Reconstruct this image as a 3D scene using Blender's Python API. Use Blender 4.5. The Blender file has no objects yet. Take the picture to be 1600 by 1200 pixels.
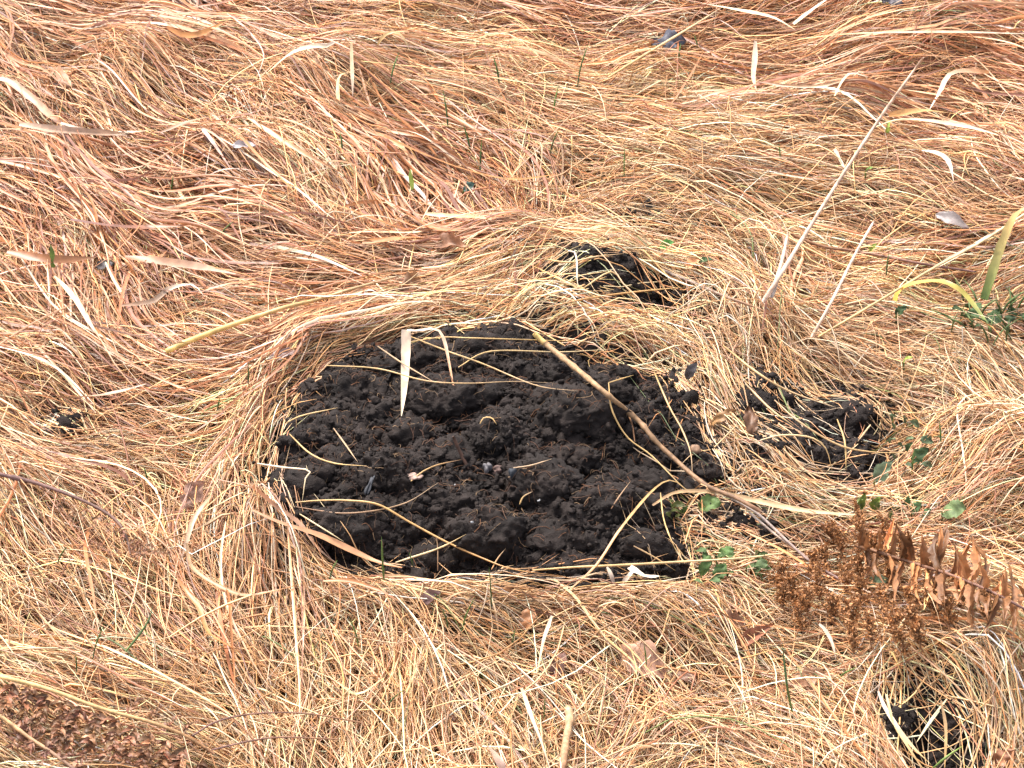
import bpy, math, random
import numpy as np
from mathutils import Vector

# ------------------------------------------------------------------ camera, sky, sun, exposure
SC = bpy.context.scene
COL = SC.collection
R = math.radians
PITCH, DIST, FPX = R(38.0), 2.5, 4210.0          # FPX: focal length in photo pixels (1600 wide)
camd = bpy.data.cameras.new('camera'); cam = bpy.data.objects.new('camera', camd); COL.objects.link(cam)
cam.location = (0, -DIST*math.cos(PITCH), DIST*math.sin(PITCH))
cam.rotation_euler = (math.pi/2 - PITCH, 0, 0)
camd.sensor_width = 36; camd.lens = 36*FPX/1600; camd.clip_start = .05; camd.clip_end = 500
SC.camera = cam
SUN_EL, SUN_AZ = R(58), R(-35)                   # azimuth from +Y, towards -X: light from behind, a little left
w = bpy.data.worlds.new('World'); SC.world = w; w.use_nodes = True
nt = w.node_tree; sky = nt.nodes.new('ShaderNodeTexSky'); sky.sky_type = 'NISHITA'; sky.sun_disc = False
sky.sun_elevation = SUN_EL; sky.sun_rotation = SUN_AZ; sky.dust_density = 4; sky.ozone_density = .6
hsv = nt.nodes.new('ShaderNodeHueSaturation'); hsv.inputs['Saturation'].default_value = .45       # thin bright overcast
nt.links.new(sky.outputs[0], hsv.inputs['Color']); nt.links.new(hsv.outputs[0], nt.nodes['Background'].inputs[0]); nt.nodes['Background'].inputs[1].default_value = .15
sl = bpy.data.lights.new('sun', 'SUN'); so = bpy.data.objects.new('sun', sl); COL.objects.link(so)
sl.energy = 2.4; sl.angle = R(26); sl.color = (1, .95, .87)
sd_ = Vector((math.sin(SUN_AZ)*math.cos(SUN_EL), math.cos(SUN_AZ)*math.cos(SUN_EL), math.sin(SUN_EL)))
so.rotation_euler = sd_.to_track_quat('Z', 'Y').to_euler()
SC.view_settings.view_transform = 'Standard'; SC.view_settings.look = 'None'
SC.view_settings.exposure = 1.5; SC.view_settings.gamma = 1
SC.render.engine = 'CYCLES'; SC.cycles.max_bounces = 6; SC.cycles.diffuse_bounces = 4
SC.cycles.glossy_bounces = 2; SC.cycles.transmission_bounces = 4

rng = np.random.default_rng(11); random.seed(5)

# ------------------------------------------------------------------ geometry helpers
CAM = np.array(cam.location); FW = np.array([0, math.cos(PITCH), -math.sin(PITCH)])
UP = np.array([0, math.sin(PITCH), math.cos(PITCH)]); RT = np.array([1., 0, 0])
def rays(px, py):
    px = np.asarray(px, float); py = np.asarray(py, float)
    return FW + RT*((px-800)/FPX)[..., None] - UP*((py-600)/FPX)[..., None]
def gp(px, py, z=0.):                            # photo pixel -> point on the plane z
    d = rays(px, py); t = (z-CAM[2])/d[..., 2]
    return CAM + d*t[..., None]
def topx(x, y, z=0.):
    v = np.stack([x-CAM[0], y-CAM[1], z-CAM[2]+0*x], -1)
    dep = v@FW
    return 800+FPX*(v@RT)/dep, 600-FPX*(v@UP)/dep

def hsh(ix, iy, seed):
    n = (ix.astype(np.int64)*374761393 + iy.astype(np.int64)*668265263 + seed*974634777) & 0xffffffff
    n = ((n ^ (n >> 13))*1274126177) & 0xffffffff
    return ((n ^ (n >> 16)) & 0xffffff)/float(0xffffff)
def vnoise(x, y, seed=0):
    ix = np.floor(x); iy = np.floor(y); fx = x-ix; fy = y-iy
    ux = fx*fx*fx*(fx*(fx*6-15)+10); uy = fy*fy*fy*(fy*(fy*6-15)+10)
    a = hsh(ix, iy, seed); b = hsh(ix+1, iy, seed); c = hsh(ix, iy+1, seed); d = hsh(ix+1, iy+1, seed)
    return (a*(1-ux)+b*ux)*(1-uy)+(c*(1-ux)+d*ux)*uy*1.0
def fbm(x, y, f, octv=3, seed=0, gain=.5):
    s = 0; a = 1; t = 0
    for k in range(octv):
        ca, sa = math.cos(k*1.1), math.sin(k*1.1)
        s = s+a*(vnoise((x*ca-y*sa)*f+17.3*k, (x*sa+y*ca)*f-9.1*k, seed+k)*2-1); t += a; a *= gain; f *= 2.03
    return s/t
def poly_sdf(P, x, y):                           # negative inside
    d = np.full(x.shape, 1e9); ins = np.zeros(x.shape, bool); n = len(P)
    for i in range(n):
        ax, ay = P[i]; bx, by = P[(i+1) % n]
        ex, ey = bx-ax, by-ay; wx, wy = x-ax, y-ay
        t = np.clip((wx*ex+wy*ey)/(ex*ex+ey*ey), 0, 1)
        d = np.minimum(d, np.hypot(wx-ex*t, wy-ey*t))
        c = (ay > y) != (by > y)
        ins ^= c & (x < (bx-ax)*(y-ay)/(by-ay+1e-12)+ax)
    return np.where(ins, -d, d)

def mesh(name, V, Q=None, T=None, mat=None, parent=None, col=None, smooth=True, uv=None):
    V = np.asarray(V, np.float32).reshape(-1, 3)
    Q = np.zeros((0, 4), np.int32) if Q is None else np.asarray(Q, np.int32).reshape(-1, 4)
    T = np.zeros((0, 3), np.int32) if T is None else np.asarray(T, np.int32).reshape(-1, 3)
    me = bpy.data.meshes.new(name)
    me.vertices.add(len(V)); me.vertices.foreach_set('co', V.ravel())
    nl = Q.size+T.size; me.loops.add(nl)
    me.loops.foreach_set('vertex_index', np.concatenate([Q.ravel(), T.ravel()]).astype(np.int32))
    st = np.concatenate([np.arange(len(Q))*4, Q.size+np.arange(len(T))*3]).astype(np.int32)
    me.polygons.add(len(st)); me.polygons.foreach_set('loop_start', st)
    me.polygons.foreach_set('use_smooth', np.full(len(st), smooth))
    if col is not None:
        ca = me.attributes.new('tint', 'FLOAT_COLOR', 'POINT')
        c4 = np.ones((len(V), 4), np.float32); c4[:, :3] = col
        ca.data.foreach_set('color', c4.ravel())
    me.update(calc_edges=True); me.validate()
    if mat: me.materials.append(mat)
    o = bpy.data.objects.new(name, me); COL.objects.link(o)
    if parent: o.parent = parent
    return o
def tag(o, label=None, cat=None, group=None, kind=None):
    for k, v in (('label', label), ('category', cat), ('group', group), ('kind', kind)):
        if v: o[k] = v
    return o
def empty(name, loc=(0, 0, 0)):
    o = bpy.data.objects.new(name, None); o.empty_display_size = .02; COL.objects.link(o); o.location = loc
    bpy.context.view_layer.update()
    return o
def adopt(o, root):                              # parent a mesh that was built in world coordinates
    o.parent = root; o.matrix_parent_inverse = root.matrix_world.inverted()
    return o

# ------------------------------------------------------------------ materials
def mat_tint(name, rough=.5, spec=.3, trans=0., var=.16, nscale=180., bump=0.):
    m = bpy.data.materials.new(name); m.use_nodes = True; n = m.node_tree; b = n.nodes['Principled BSDF']
    b.inputs['Roughness'].default_value = rough; b.inputs['Specular IOR Level'].default_value = spec
    at = n.nodes.new('ShaderNodeAttribute'); at.attribute_name = 'tint'
    tc = n.nodes.new('ShaderNodeTexCoord'); nz = n.nodes.new('ShaderNodeTexNoise')
    nz.inputs['Scale'].default_value = nscale; nz.inputs['Detail'].default_value = 3
    n.links.new(tc.outputs['Object'], nz.inputs['Vector'])
    mr = n.nodes.new('ShaderNodeMapRange'); mr.inputs[1].default_value = .3; mr.inputs[2].default_value = .7
    mr.inputs[3].default_value = 1-var; mr.inputs[4].default_value = 1+var
    n.links.new(nz.outputs[0], mr.inputs[0])
    mx = n.nodes.new('ShaderNodeVectorMath'); mx.operation = 'SCALE'
    n.links.new(at.outputs['Color'], mx.inputs[0]); n.links.new(mr.outputs[0], mx.inputs['Scale'])
    n.links.new(mx.outputs[0], b.inputs['Base Color'])
    if bump:
        bp = n.nodes.new('ShaderNodeBump'); bp.inputs['Strength'].default_value = bump; bp.inputs['Distance'].default_value = .001
        n.links.new(nz.outputs[0], bp.inputs['Height']); n.links.new(bp.outputs[0], b.inputs['Normal'])
    if trans:
        tr = n.nodes.new('ShaderNodeBsdfTranslucent'); ms = n.nodes.new('ShaderNodeMixShader'); ms.inputs[0].default_value = trans
        n.links.new(mx.outputs[0], tr.inputs[0]); n.links.new(b.outputs[0], ms.inputs[1]); n.links.new(tr.outputs[0], ms.inputs[2])
        n.links.new(ms.outputs[0], n.nodes['Material Output'].inputs[0])
    return m
M_STRAW = mat_tint('dry_straw', .42, .45, .12)
M_SEDGE = mat_tint('dry_sedge', .38, .45, .22, .22, 120)
M_LEAF = mat_tint('dead_leaf', .5, .35, .15, .3, 160, .5)
M_GREEN = mat_tint('green_leaf', .6, .25, .2, .4, 160, .5)
M_WOOD = mat_tint('twig_bark', .6, .3, 0, .3, 260, .6)
M_STONE = mat_tint('stone', .7, .3, 0, .25, 300, .5)
M_FIBRE = mat_tint('root_fibre', .7, .2)

def mat_soil():
    m = bpy.data.materials.new('dark_soil'); m.use_nodes = True; n = m.node_tree; b = n.nodes['Principled BSDF']
    b.inputs['Roughness'].default_value = .85; b.inputs['Specular IOR Level'].default_value = .25
    tc = n.nodes.new('ShaderNodeTexCoord')
    nz = n.nodes.new('ShaderNodeTexNoise'); nz.inputs['Scale'].default_value = 35; nz.inputs['Detail'].default_value = 8; nz.inputs['Roughness'].default_value = .7
    n.links.new(tc.outputs['Object'], nz.inputs['Vector'])
    cr = n.nodes.new('ShaderNodeValToRGB'); e = cr.color_ramp.elements
    e[0].position = .3; e[0].color = (.0085, .0062, .0055, 1); e[1].position = .75; e[1].color = (.029, .0197, .0168, 1)
    n.links.new(nz.outputs[0], cr.inputs[0]); n.links.new(cr.outputs[0], b.inputs['Base Color'])
    n2 = n.nodes.new('ShaderNodeTexNoise'); n2.inputs['Scale'].default_value = 900; n2.inputs['Detail'].default_value = 5
    n.links.new(tc.outputs['Object'], n2.inputs['Vector'])
    bp = n.nodes.new('ShaderNodeBump'); bp.inputs['Strength'].default_value = .9; bp.inputs['Distance'].default_value = .0015
    n.links.new(n2.outputs[0], bp.inputs['Height']); n.links.new(bp.outputs[0], b.inputs['Normal'])
    return m
M_SOIL = mat_soil()
def mat_ground():
    m = bpy.data.materials.new('thatch_ground'); m.use_nodes = True; n = m.node_tree; b = n.nodes['Principled BSDF']
    b.inputs['Roughness'].default_value = .9
    tc = n.nodes.new('ShaderNodeTexCoord'); nz = n.nodes.new('ShaderNodeTexNoise')
    nz.inputs['Scale'].default_value = 60; nz.inputs['Detail'].default_value = 8; nz.inputs['Roughness'].default_value = .7
    n.links.new(tc.outputs['Object'], nz.inputs['Vector'])
    cr = n.nodes.new('ShaderNodeValToRGB'); e = cr.color_ramp.elements
    e[0].position = .35; e[0].color = (.05, .025, .012, 1); e[1].position = .7; e[1].color = (.22, .12, .055, 1)
    n.links.new(nz.outputs[0], cr.inputs[0]); n.links.new(cr.outputs[0], b.inputs['Base Color'])
    bp = n.nodes.new('ShaderNodeBump'); bp.inputs['Strength'].default_value = .8; bp.inputs['Distance'].default_value = .004
    n.links.new(nz.outputs[0], bp.inputs['Height']); n.links.new(bp.outputs[0], b.inputs['Normal'])
    return m
M_GROUND = mat_ground()

# ------------------------------------------------------------------ soil patches (photo outlines laid on the ground)
PATCH = {
 'main': [(425,700),(416,765),(464,842),(524,902),(610,915),(700,928),(860,934),(960,928),(1080,918),(1068,850),(1056,790),(1112,768),(1146,748),(1134,694),(1098,642),(1064,600),(1005,578),(930,570),(888,540),(805,508),(720,510),(640,535),(548,540),(488,580),(440,640)],
 'behind': [(818,456),(862,410),(896,394),(960,405),(1010,420),(1085,448),(1092,478),(1000,494),(930,490),(862,474)],
 'far': [(962,346),(985,329),(1028,334),(1046,346),(1010,353)],
 'right': [(1150,640),(1165,600),(1225,592),(1290,618),(1345,608),(1372,640),(1372,710),(1352,765),(1290,762),(1220,745),(1168,712)],
 'left': [(64,684),(82,656),(112,648),(140,658),(142,684),(106,704),(80,702)],
 'hole': [(1368,1110),(1400,1094),(1465,1108),(1515,1130),(1550,1175),(1550,1235),(1430,1235),(1388,1180)],
 'small': [(1100,815),(1150,798),(1215,812),(1240,840),(1200,862),(1120,865)],
}
PG = {k: [tuple(q[:2]) for q in gp(*np.array(v, float).T)] for k, v in PATCH.items()}
X0, X1, Y0, Y1, RES = -1.35, 1.35, -1.15, 1.75, .003
gx = np.arange(X0, X1, RES); gy = np.arange(Y0, Y1, RES); GX, GY = np.meshgrid(gx, gy)
def samp(G, x, y):
    u = np.clip((np.asarray(x)-X0)/RES, 0, len(gx)-1.001); v = np.clip((np.asarray(y)-Y0)/RES, 0, len(gy)-1.001)
    i = u.astype(int); j = v.astype(int); fu = u-i; fv = v-j
    return (G[j, i]*(1-fu)+G[j, i+1]*fu)*(1-fv)+(G[j+1, i]*(1-fu)+G[j+1, i+1]*fu)*fv
SDS = {}

def hbase(x, y):
    h = .024*fbm(x, y, 6.5, 2, 3)+.016*fbm(x*.8, y, 15, 2, 8)+.004*fbm(x, y, 40, 2, 21)
    for px, py, r, a in HUMPS:
        c = gp(px, py); rr = r*.6e-3
        h = h+a*np.exp(-(((x-c[0])/rr)**2+((y-c[1])/(rr*1.35))**2))
    return h
HUMPS = [(350,300,90,.030),(480,180,90,.022),(200,120,80,.015),(200,270,90,-.020),(250,400,90,-.015),(300,35,60,-.018),(560,120,90,.016),
 (640,330,90,-.016),(900,35,110,-.012),(1180,135,90,-.012),(860,330,60,-.015),(920,470,90,.016),(780,470,70,.012),(1130,520,80,.024),
 (430,860,65,.016),(1040,920,60,.018),(1490,1010,80,.030),(1560,1090,60,.025),(1400,1040,45,.02),(470,345,80,.016),(1000,220,120,.012),
 (120,900,150,.012),(1420,330,90,.015),(1500,620,90,.022),(100,300,60,.012),(60,230,50,-.018),(1330,200,110,.01),(700,980,90,.012),(850,1000,70,-.012),
 (1240,640,40,-.012),(1465,1170,48,-.055),(100,690,40,-.006)]
H = hbase(GX, GY)
for k, v in PATCH.items():                       # outlines lie on the humpy ground, not on a plane
    pv = np.array(v, float); z = np.zeros(len(pv))
    for _ in range(6): q = gp(pv[:, 0], pv[:, 1], z); z = .5*z+.5*(samp(H, q[:, 0], q[:, 1])+.008)*(k != 'hole')
    PG[k] = [tuple(a[:2]) for a in q]; SDS[k] = poly_sdf(PG[k], GX, GY)
SD_MAIN = SDS['main']; SD = np.min(np.stack(list(SDS.values())), 0)
H = H + .009*np.exp(-((SD_MAIN-.030)/.024)**2)
H = H - .018*np.clip(-SD_MAIN/.03, 0, 1)

CLODS = [(690,640,62),(905,672,72),(550,610,55),(485,690,50),(620,765,60),(545,820,62),(940,795,52),(850,770,55),(1000,645,55),(860,585,50),
 (745,560,52),(705,520,36),(1075,640,38),(1105,715,38),(760,830,62),(1000,740,55),(640,690,44),(780,700,52),(700,790,50),(880,860,55),(680,850,50),
 (600,570,45),(930,610,46),(470,760,48),(1010,850,45),(800,520,36),(1020,595,36),(590,660,36),(960,570,38)]
def vnoise3(x, y, z, seed=0):
    iz = np.floor(z); fz = z-iz; u = fz*fz*(3-2*fz); o = 0
    for k, w_ in ((0, 1-u), (1, u)):
        ix = np.floor(x); iy = np.floor(y); fx = x-ix; fy = y-iy; ux = fx*fx*(3-2*fx); uy = fy*fy*(3-2*fy); zz = (iz+k).astype(np.int64)*7919
        f = lambda a, b: hsh(ix+a+zz*13, iy+b+zz*29, seed)
        o = o+w_*((f(0, 0)*(1-ux)+f(1, 0)*ux)*(1-uy)+(f(0, 1)*(1-ux)+f(1, 1)*ux)*uy)
    return o*2-1
def fbm3(P, f, octv, seed, gain=.5):
    o = 0; a = 1; t = 0
    for k in range(octv):
        o = o+a*vnoise3(P[:, 0]*f+5.1*k, P[:, 1]*f-3.7*k, P[:, 2]*f+9.2*k, seed+k); t += a; a *= gain; f *= 2.1
    return o/t
def soil_base(kind, x, y):
    sd = poly_sdf(PG[kind], x, y)+.005*fbm(x, y, 45, 3, 77)
    d = np.clip(-sd, 0, 1); b = samp(H, x, y)
    if kind == 'main':
        z = b*.6+.046*(1-(1-np.clip(d/.15, 0, 1))**1.8)+.010*np.clip(d/.012, 0, 1)+(.011*fbm(x*.45, y, 34, 2, 88)+.006*fbm(x*.6, y, 75, 2, 89))*np.clip(d/.03, 0, 1)
    elif kind == 'hole': z = b+.004*np.clip(d/.01, 0, 1)
    else: z = b+{'behind': .004, 'left': .022, 'right': .014}.get(kind, .010)*(1-(1-np.clip(d/.03, 0, 1))**2)+.002
    k = np.clip((sd+.004)/.008, 0, 1)
    return z*(1-k)+(b+.002+.003*np.abs(fbm(x, y, 300, 2, 71))-.5*np.clip(sd-.028, 0, 1))*k
def make_clods(kind):
    P = np.array(PG[kind]); lo = P.min(0); hi = P.max(0); rs = np.random.default_rng(len(kind)*7+3); cl = []
    if kind == 'main':
        for a, c, r in CLODS:
            q = gp(a, c, .035)
            cl.append((q[0], q[1], r*.6e-3*rs.uniform(.5, .75), rs.uniform(1.1, 1.6), rs.uniform(.7, 1.0), rs.uniform(.7, 1.0)))
        spec = ((80, .007, .017), (420, .0028, .007))
    elif kind == 'behind': spec = ((26, .005, .010), (140, .0025, .006))
    elif kind == 'right': spec = ((30, .007, .015), (140, .003, .007))
    elif kind == 'hole': spec = ((14, .006, .014), (60, .003, .006))
    else: spec = ((7, .006, .012), (30, .0025, .006))
    for n, r0, r1 in spec:
        c = lo+(hi-lo)*rs.random((n*12, 2)); c = c[poly_sdf(P, c[:, 0], c[:, 1]) < -r0*.9][:n]
        for q in c: cl.append((q[0], q[1], r0+(r1-r0)*rs.random()**1.6, rs.uniform(.85, 1.5), rs.uniform(.8, 1.25), rs.uniform(.55, .85)))
    return cl
CLOD = {k: make_clods(k) for k in PATCH}
def soil_z(kind, x, y):                          # base with the clod tops, as the top surface things rest on
    z = soil_base(kind, x, y)
    for (cx, cy, r, ex, ey, ez) in CLOD[kind]:
        q = 1-((x-cx)/(r*ex))**2-((y-cy)/(r*ey))**2
        m = q > 0
        if m.any():
            zc = soil_base(kind, np.array([cx]), np.array([cy]))[0]+.06*r*(kind == 'main')
            z[m] = np.maximum(z[m], zc+r*ez*np.sqrt(q[m]))
    return z
# combined top surface that things lie on
GRASS_T = .020
S = H+GRASS_T*np.clip(SD/.02, 0, 1)
for k in PATCH:
    mk = SDS[k] < .012
    S[mk] = soil_z(k, GX[mk], GY[mk])
def blur_max(G, it):
    for _ in range(it):
        G = np.maximum.reduce([G, np.roll(G, 1, 0), np.roll(G, -1, 0), np.roll(G, 1, 1), np.roll(G, -1, 1)])
    for _ in range(it*2):
        G = (G*2+np.roll(G, 1, 0)+np.roll(G, -1, 0)+np.roll(G, 1, 1)+np.roll(G, -1, 1))/6
    return G
SM = blur_max(S, 2)
def at(px, py, lift=0.):                         # photo pixel -> point lying on the scene's surface (raised by lift)
    d = rays(np.array([px]), np.array([py]))[0]
    t = np.linspace((.16-CAM[2])/d[2], (-.1-CAM[2])/d[2], 420)
    p = CAM+d*t[:, None]
    f = p[:, 2]-samp(SM, p[:, 0], p[:, 1])-lift
    i = int(np.argmax(f < 0)) if (f < 0).any() else len(t)-1
    i = max(i, 1); a = f[i-1]/(f[i-1]-f[i]+1e-12)
    return p[i-1]+(p[i]-p[i-1])*a

# ------------------------------------------------------------------ ground sheet
def axis(a, b, s):
    c = list(np.arange(a, b, s)); e = []; st = s; v = c[-1]
    while v < 70: st *= 1.35; v += st; e.append(v)
    f = []; st = s; v = c[0]
    while v > -70: st *= 1.35; v -= st; f.append(v)
    return np.array(f[::-1]+c+e)
ax = axis(-1.3, 1.3, .007); ay = axis(-1.1, 1.7, .007)
AX, AY = np.meshgrid(ax, ay)
AZ = samp(H, AX, AY) - .006
AZ -= .02*(samp(SD_MAIN, AX, AY) < -.015)
def gridq(ny, nx):
    i = np.arange(ny*nx).reshape(ny, nx)
    return np.stack([i[:-1, :-1], i[:-1, 1:], i[1:, 1:], i[1:, :-1]], -1).reshape(-1, 4)
g = mesh('ground', np.stack([AX, AY, AZ], -1), gridq(*AX.shape), mat=M_GROUND)
tag(g, 'brown thatchy ground under the dead straw', 'ground', kind='structure')

# ------------------------------------------------------------------ soil mounds
def ico(sub):
    import bmesh
    bm = bmesh.new(); bmesh.ops.create_icosphere(bm, subdivisions=sub, radius=1)
    bm.verts.ensure_lookup_table()
    V = np.array([v.co[:] for v in bm.verts]); T = np.array([[v.index for v in f.verts] for f in bm.faces]); bm.free()
    return V, T
ICO = {k: ico(k) for k in (1, 2, 4, 5, 6)}
def soil(kind, name, label, cat, step, ncr):
    P = np.array(PG[kind]); lo = P.min(0)-.036; hi = P.max(0)+.036; rs = np.random.default_rng(len(kind)+50)
    x, y = np.meshgrid(np.arange(lo[0], hi[0], step), np.arange(lo[1], hi[1], step))
    z = soil_base(kind, x, y); V0 = np.stack([x, y, z], -1); q = gridq(*x.shape)
    nx_ = -np.gradient(z, step, axis=1); ny_ = -np.gradient(z, step, axis=0); N0 = np.stack([nx_, ny_, np.ones_like(z)], -1); N0 /= np.linalg.norm(N0, axis=-1, keepdims=True)
    V0 = V0.reshape(-1, 3); N0 = N0.reshape(-1, 3)
    sdv = poly_sdf(P, x.ravel(), y.ravel()); ins = np.clip((.006-sdv)/.01, 0, 1)
    dn = .020*np.abs(fbm3(V0*np.array([.75, 1.2, 1]), 50, 4, 5, .55))+.0040*fbm3(V0, 240, 2, 9)+.0014*fbm3(V0, 650, 2, 15)
    V0 = V0+N0*(dn*ins)[:, None]
    keep = (sdv[q] < .034).all(1); Vs, Ns, T, off = [V0], [N0*(sdv < .0)[:, None]], [], len(V0); q = q[keep]
    for i, (cx, cy, r, ex, ey, ez) in enumerate(CLOD[kind]):
        V, F = ICO[5 if r > .018 else 4 if r > .0068 else 2]
        ph = np.array([i*7.7, i*3.1, i*1.9]); U = V+ph
        rad = 1+.55*fbm3(U, 1.3, 4, 21, .62)
        zc = soil_base(kind, np.array([cx]), np.array([cy]))[0]+.08*r*(kind == 'main')
        a = rs.uniform(-.5, .5); X = V[:, 0]*ex*r*rad; Y = V[:, 1]*ey*r*rad; Z = V[:, 2]*ez*r*rad
        Pw = np.stack([cx+X*math.cos(a)-Y*math.sin(a), cy+X*math.sin(a)+Y*math.cos(a), zc+Z], -1)
        Pw = Pw+V*(min(.0060, .36*r)*np.abs(fbm3(Pw, 120, 3, 31, .6))*1.6+min(.0022, .18*r)*fbm3(Pw, 420, 2, 37, .6))[:, None]
        Vs.append(Pw); Ns.append(V); T.append(F+off); off += len(V)
    A = np.concatenate(Vs); NA = np.concatenate(Ns); okv = np.where((NA[:, 2] > -.05) & (np.linalg.norm(NA, axis=1) > .5))[0]
    cl = vnoise3(A[okv, 0]*55, A[okv, 1]*55, A[okv, 2]*55, 3); okv = okv[rs.random(len(okv)) < .45+.55*(cl > .05)]
    for n, r0, r1, k in ((int(ncr*2.2), .0004, .0014, 1), (int(ncr*.3), .001, .0032, 2)):
        V, F = ICO[k]; pk = okv[rs.integers(0, len(okv), n)]; r = r0+(r1-r0)*rs.random(n)**2.6
        jit = np.clip(1+.3*rs.standard_normal((n, len(V), 1)), .5, 1.6)*(.65+.7*rs.random((n, 1, 3)))
        C0 = A[pk]+NA[pk]*(r*.35)[:, None]
        Vs.append((V[None]*jit*r[:, None, None]+C0[:, None]).reshape(-1, 3)); T.append((F[None]+(np.arange(n)*len(V))[:, None, None]).reshape(-1, 3)+off); off += n*len(V)
    # crumbs spilled over the straw round the rim
    V, F = ICO[1]; c = lo+(hi-lo)*rs.random((ncr, 2)); sd = poly_sdf(P, c[:, 0], c[:, 1]); c = c[(sd > 0) & (sd < .034) & (rs.random(ncr) < np.exp(-np.clip(sd, 0, 1)/.008))]; n = len(c)
    r = .0004+.0013*rs.random(n)**2.5; z = samp(H, c[:, 0], c[:, 1])+rs.uniform(.004, .018, n)
    Vs.append((V[None]*np.clip(1+.3*rs.standard_normal((n, len(V), 1)), .5, 1.6)*r[:, None, None]+np.stack([c[:, 0], c[:, 1], z], -1)[:, None]).reshape(-1, 3)); T.append((F[None]+(np.arange(n)*len(V))[:, None, None]).reshape(-1, 3)+off)
    o = mesh(name, np.concatenate(Vs), q, np.concatenate(T), M_SOIL)
    return tag(o, label, cat)
MOUND = soil('main', 'molehill', 'large fresh molehill of crumbly black soil in the flattened straw', 'molehill', .0010, 15000)
soil('behind', 'soil_mound', 'black soil heap crossed by straws behind the large molehill', 'soil heap', .0012, 2500)
soil('far', 'soil_mound', 'small flat dark soil patch farthest back, just behind the straw-crossed heap', 'soil heap', .0015, 500)
soil('right', 'soil_mound', 'black soil heap under drooping straws to the right of the large molehill', 'soil heap', .0012, 3500)
soil('left', 'soil_mound', 'little black clod of soil alone in the straw, far left', 'soil heap', .0012, 500)
soil('hole', 'burrow_hole', 'dark burrow hole under arching pale straw in the near right corner', 'hole', .0013, 900)
soil('small', 'soil_mound', 'small dark soil patch beside the round green leaf and the large molehill', 'soil heap', .0013, 700)

# fine reddish roots in the molehill's soil
def tubes(P, W, K, sides=3, roll=None, flat=None):                     # P (n,K,3) spines, W (n,K) radii -> verts, quads
    n = P.shape[0]
    t = np.gradient(P, axis=1); t /= np.linalg.norm(t, axis=2, keepdims=True)+1e-9
    up = np.array([0.02, .03, 1.]); s = np.cross(t, up); s /= np.linalg.norm(s, axis=2, keepdims=True)+1e-9
    nn = np.cross(s, t)
    if roll is not None:
        c_, s_ = np.cos(roll)[..., None], np.sin(roll)[..., None]; s, nn = s*c_+nn*s_, (nn*c_-s*s_)*flat[:, None, None]
    V = []
    for k in range(sides):
        a = math.pi/2+2*math.pi*k/sides
        V.append(P+(s*math.cos(a)+nn*math.sin(a))*W[..., None])
    V = np.stack(V, 2)                            # n,K,sides,3
    idx = np.arange(n*K*sides).reshape(n, K, sides)
    q = []
    for k in range(sides):
        k2 = (k+1) % sides
        q.append(np.stack([idx[:, :-1, k], idx[:, :-1, k2], idx[:, 1:, k2], idx[:, 1:, k]], -1).reshape(-1, 4))
    return V.reshape(-1, 3), np.concatenate(q)
def fibres(kind, n, parent):
    P = np.array(PG[kind]); lo = P.min(0); hi = P.max(0)
    c = lo+(hi-lo)*rng.random((n*3, 2)); c = c[poly_sdf(P, c[:, 0], c[:, 1]) < -.008][:n]; n = len(c); K = 6
    a = rng.random(n)*6.28; L = .006+.022*rng.random(n)**2; cv = rng.normal(0, 1.4, n); pts = [c]; 
    for k in range(K-1):
        a = a+cv/K+rng.normal(0, .25, n); pts.append(pts[-1]+np.stack([np.cos(a), np.sin(a)], -1)*(L/K)[:, None])
    p = np.stack(pts, 1); z = soil_z(kind, p[..., 0].ravel(), p[..., 1].ravel()).reshape(n, K)
    z = .5*z+.5*z.mean(1, keepdims=True)+.0035+.003*rng.random((n, 1))*np.sin(np.linspace(0, 3.1, K))
    p = np.concatenate([p, z[..., None]], -1)
    W = (.00018+.00025*rng.random((n, 1))**2)*np.linspace(1, .6, K)
    V, q = tubes(p, W, K)
    pal = np.array([(.20, .09, .045), (.12, .06, .04), (.30, .19, .11), (.16, .09, .06)])
    col = pal[rng.integers(0, 4, n)]*(.5+.7*rng.random((n, 1)))
    o = mesh('root_fibre', V, q, mat=M_FIBRE, col=np.repeat(col, K*3, 0))
    o['kind'] = 'stuff'; o.parent = parent
fibres('main', 1800, MOUND)

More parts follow.
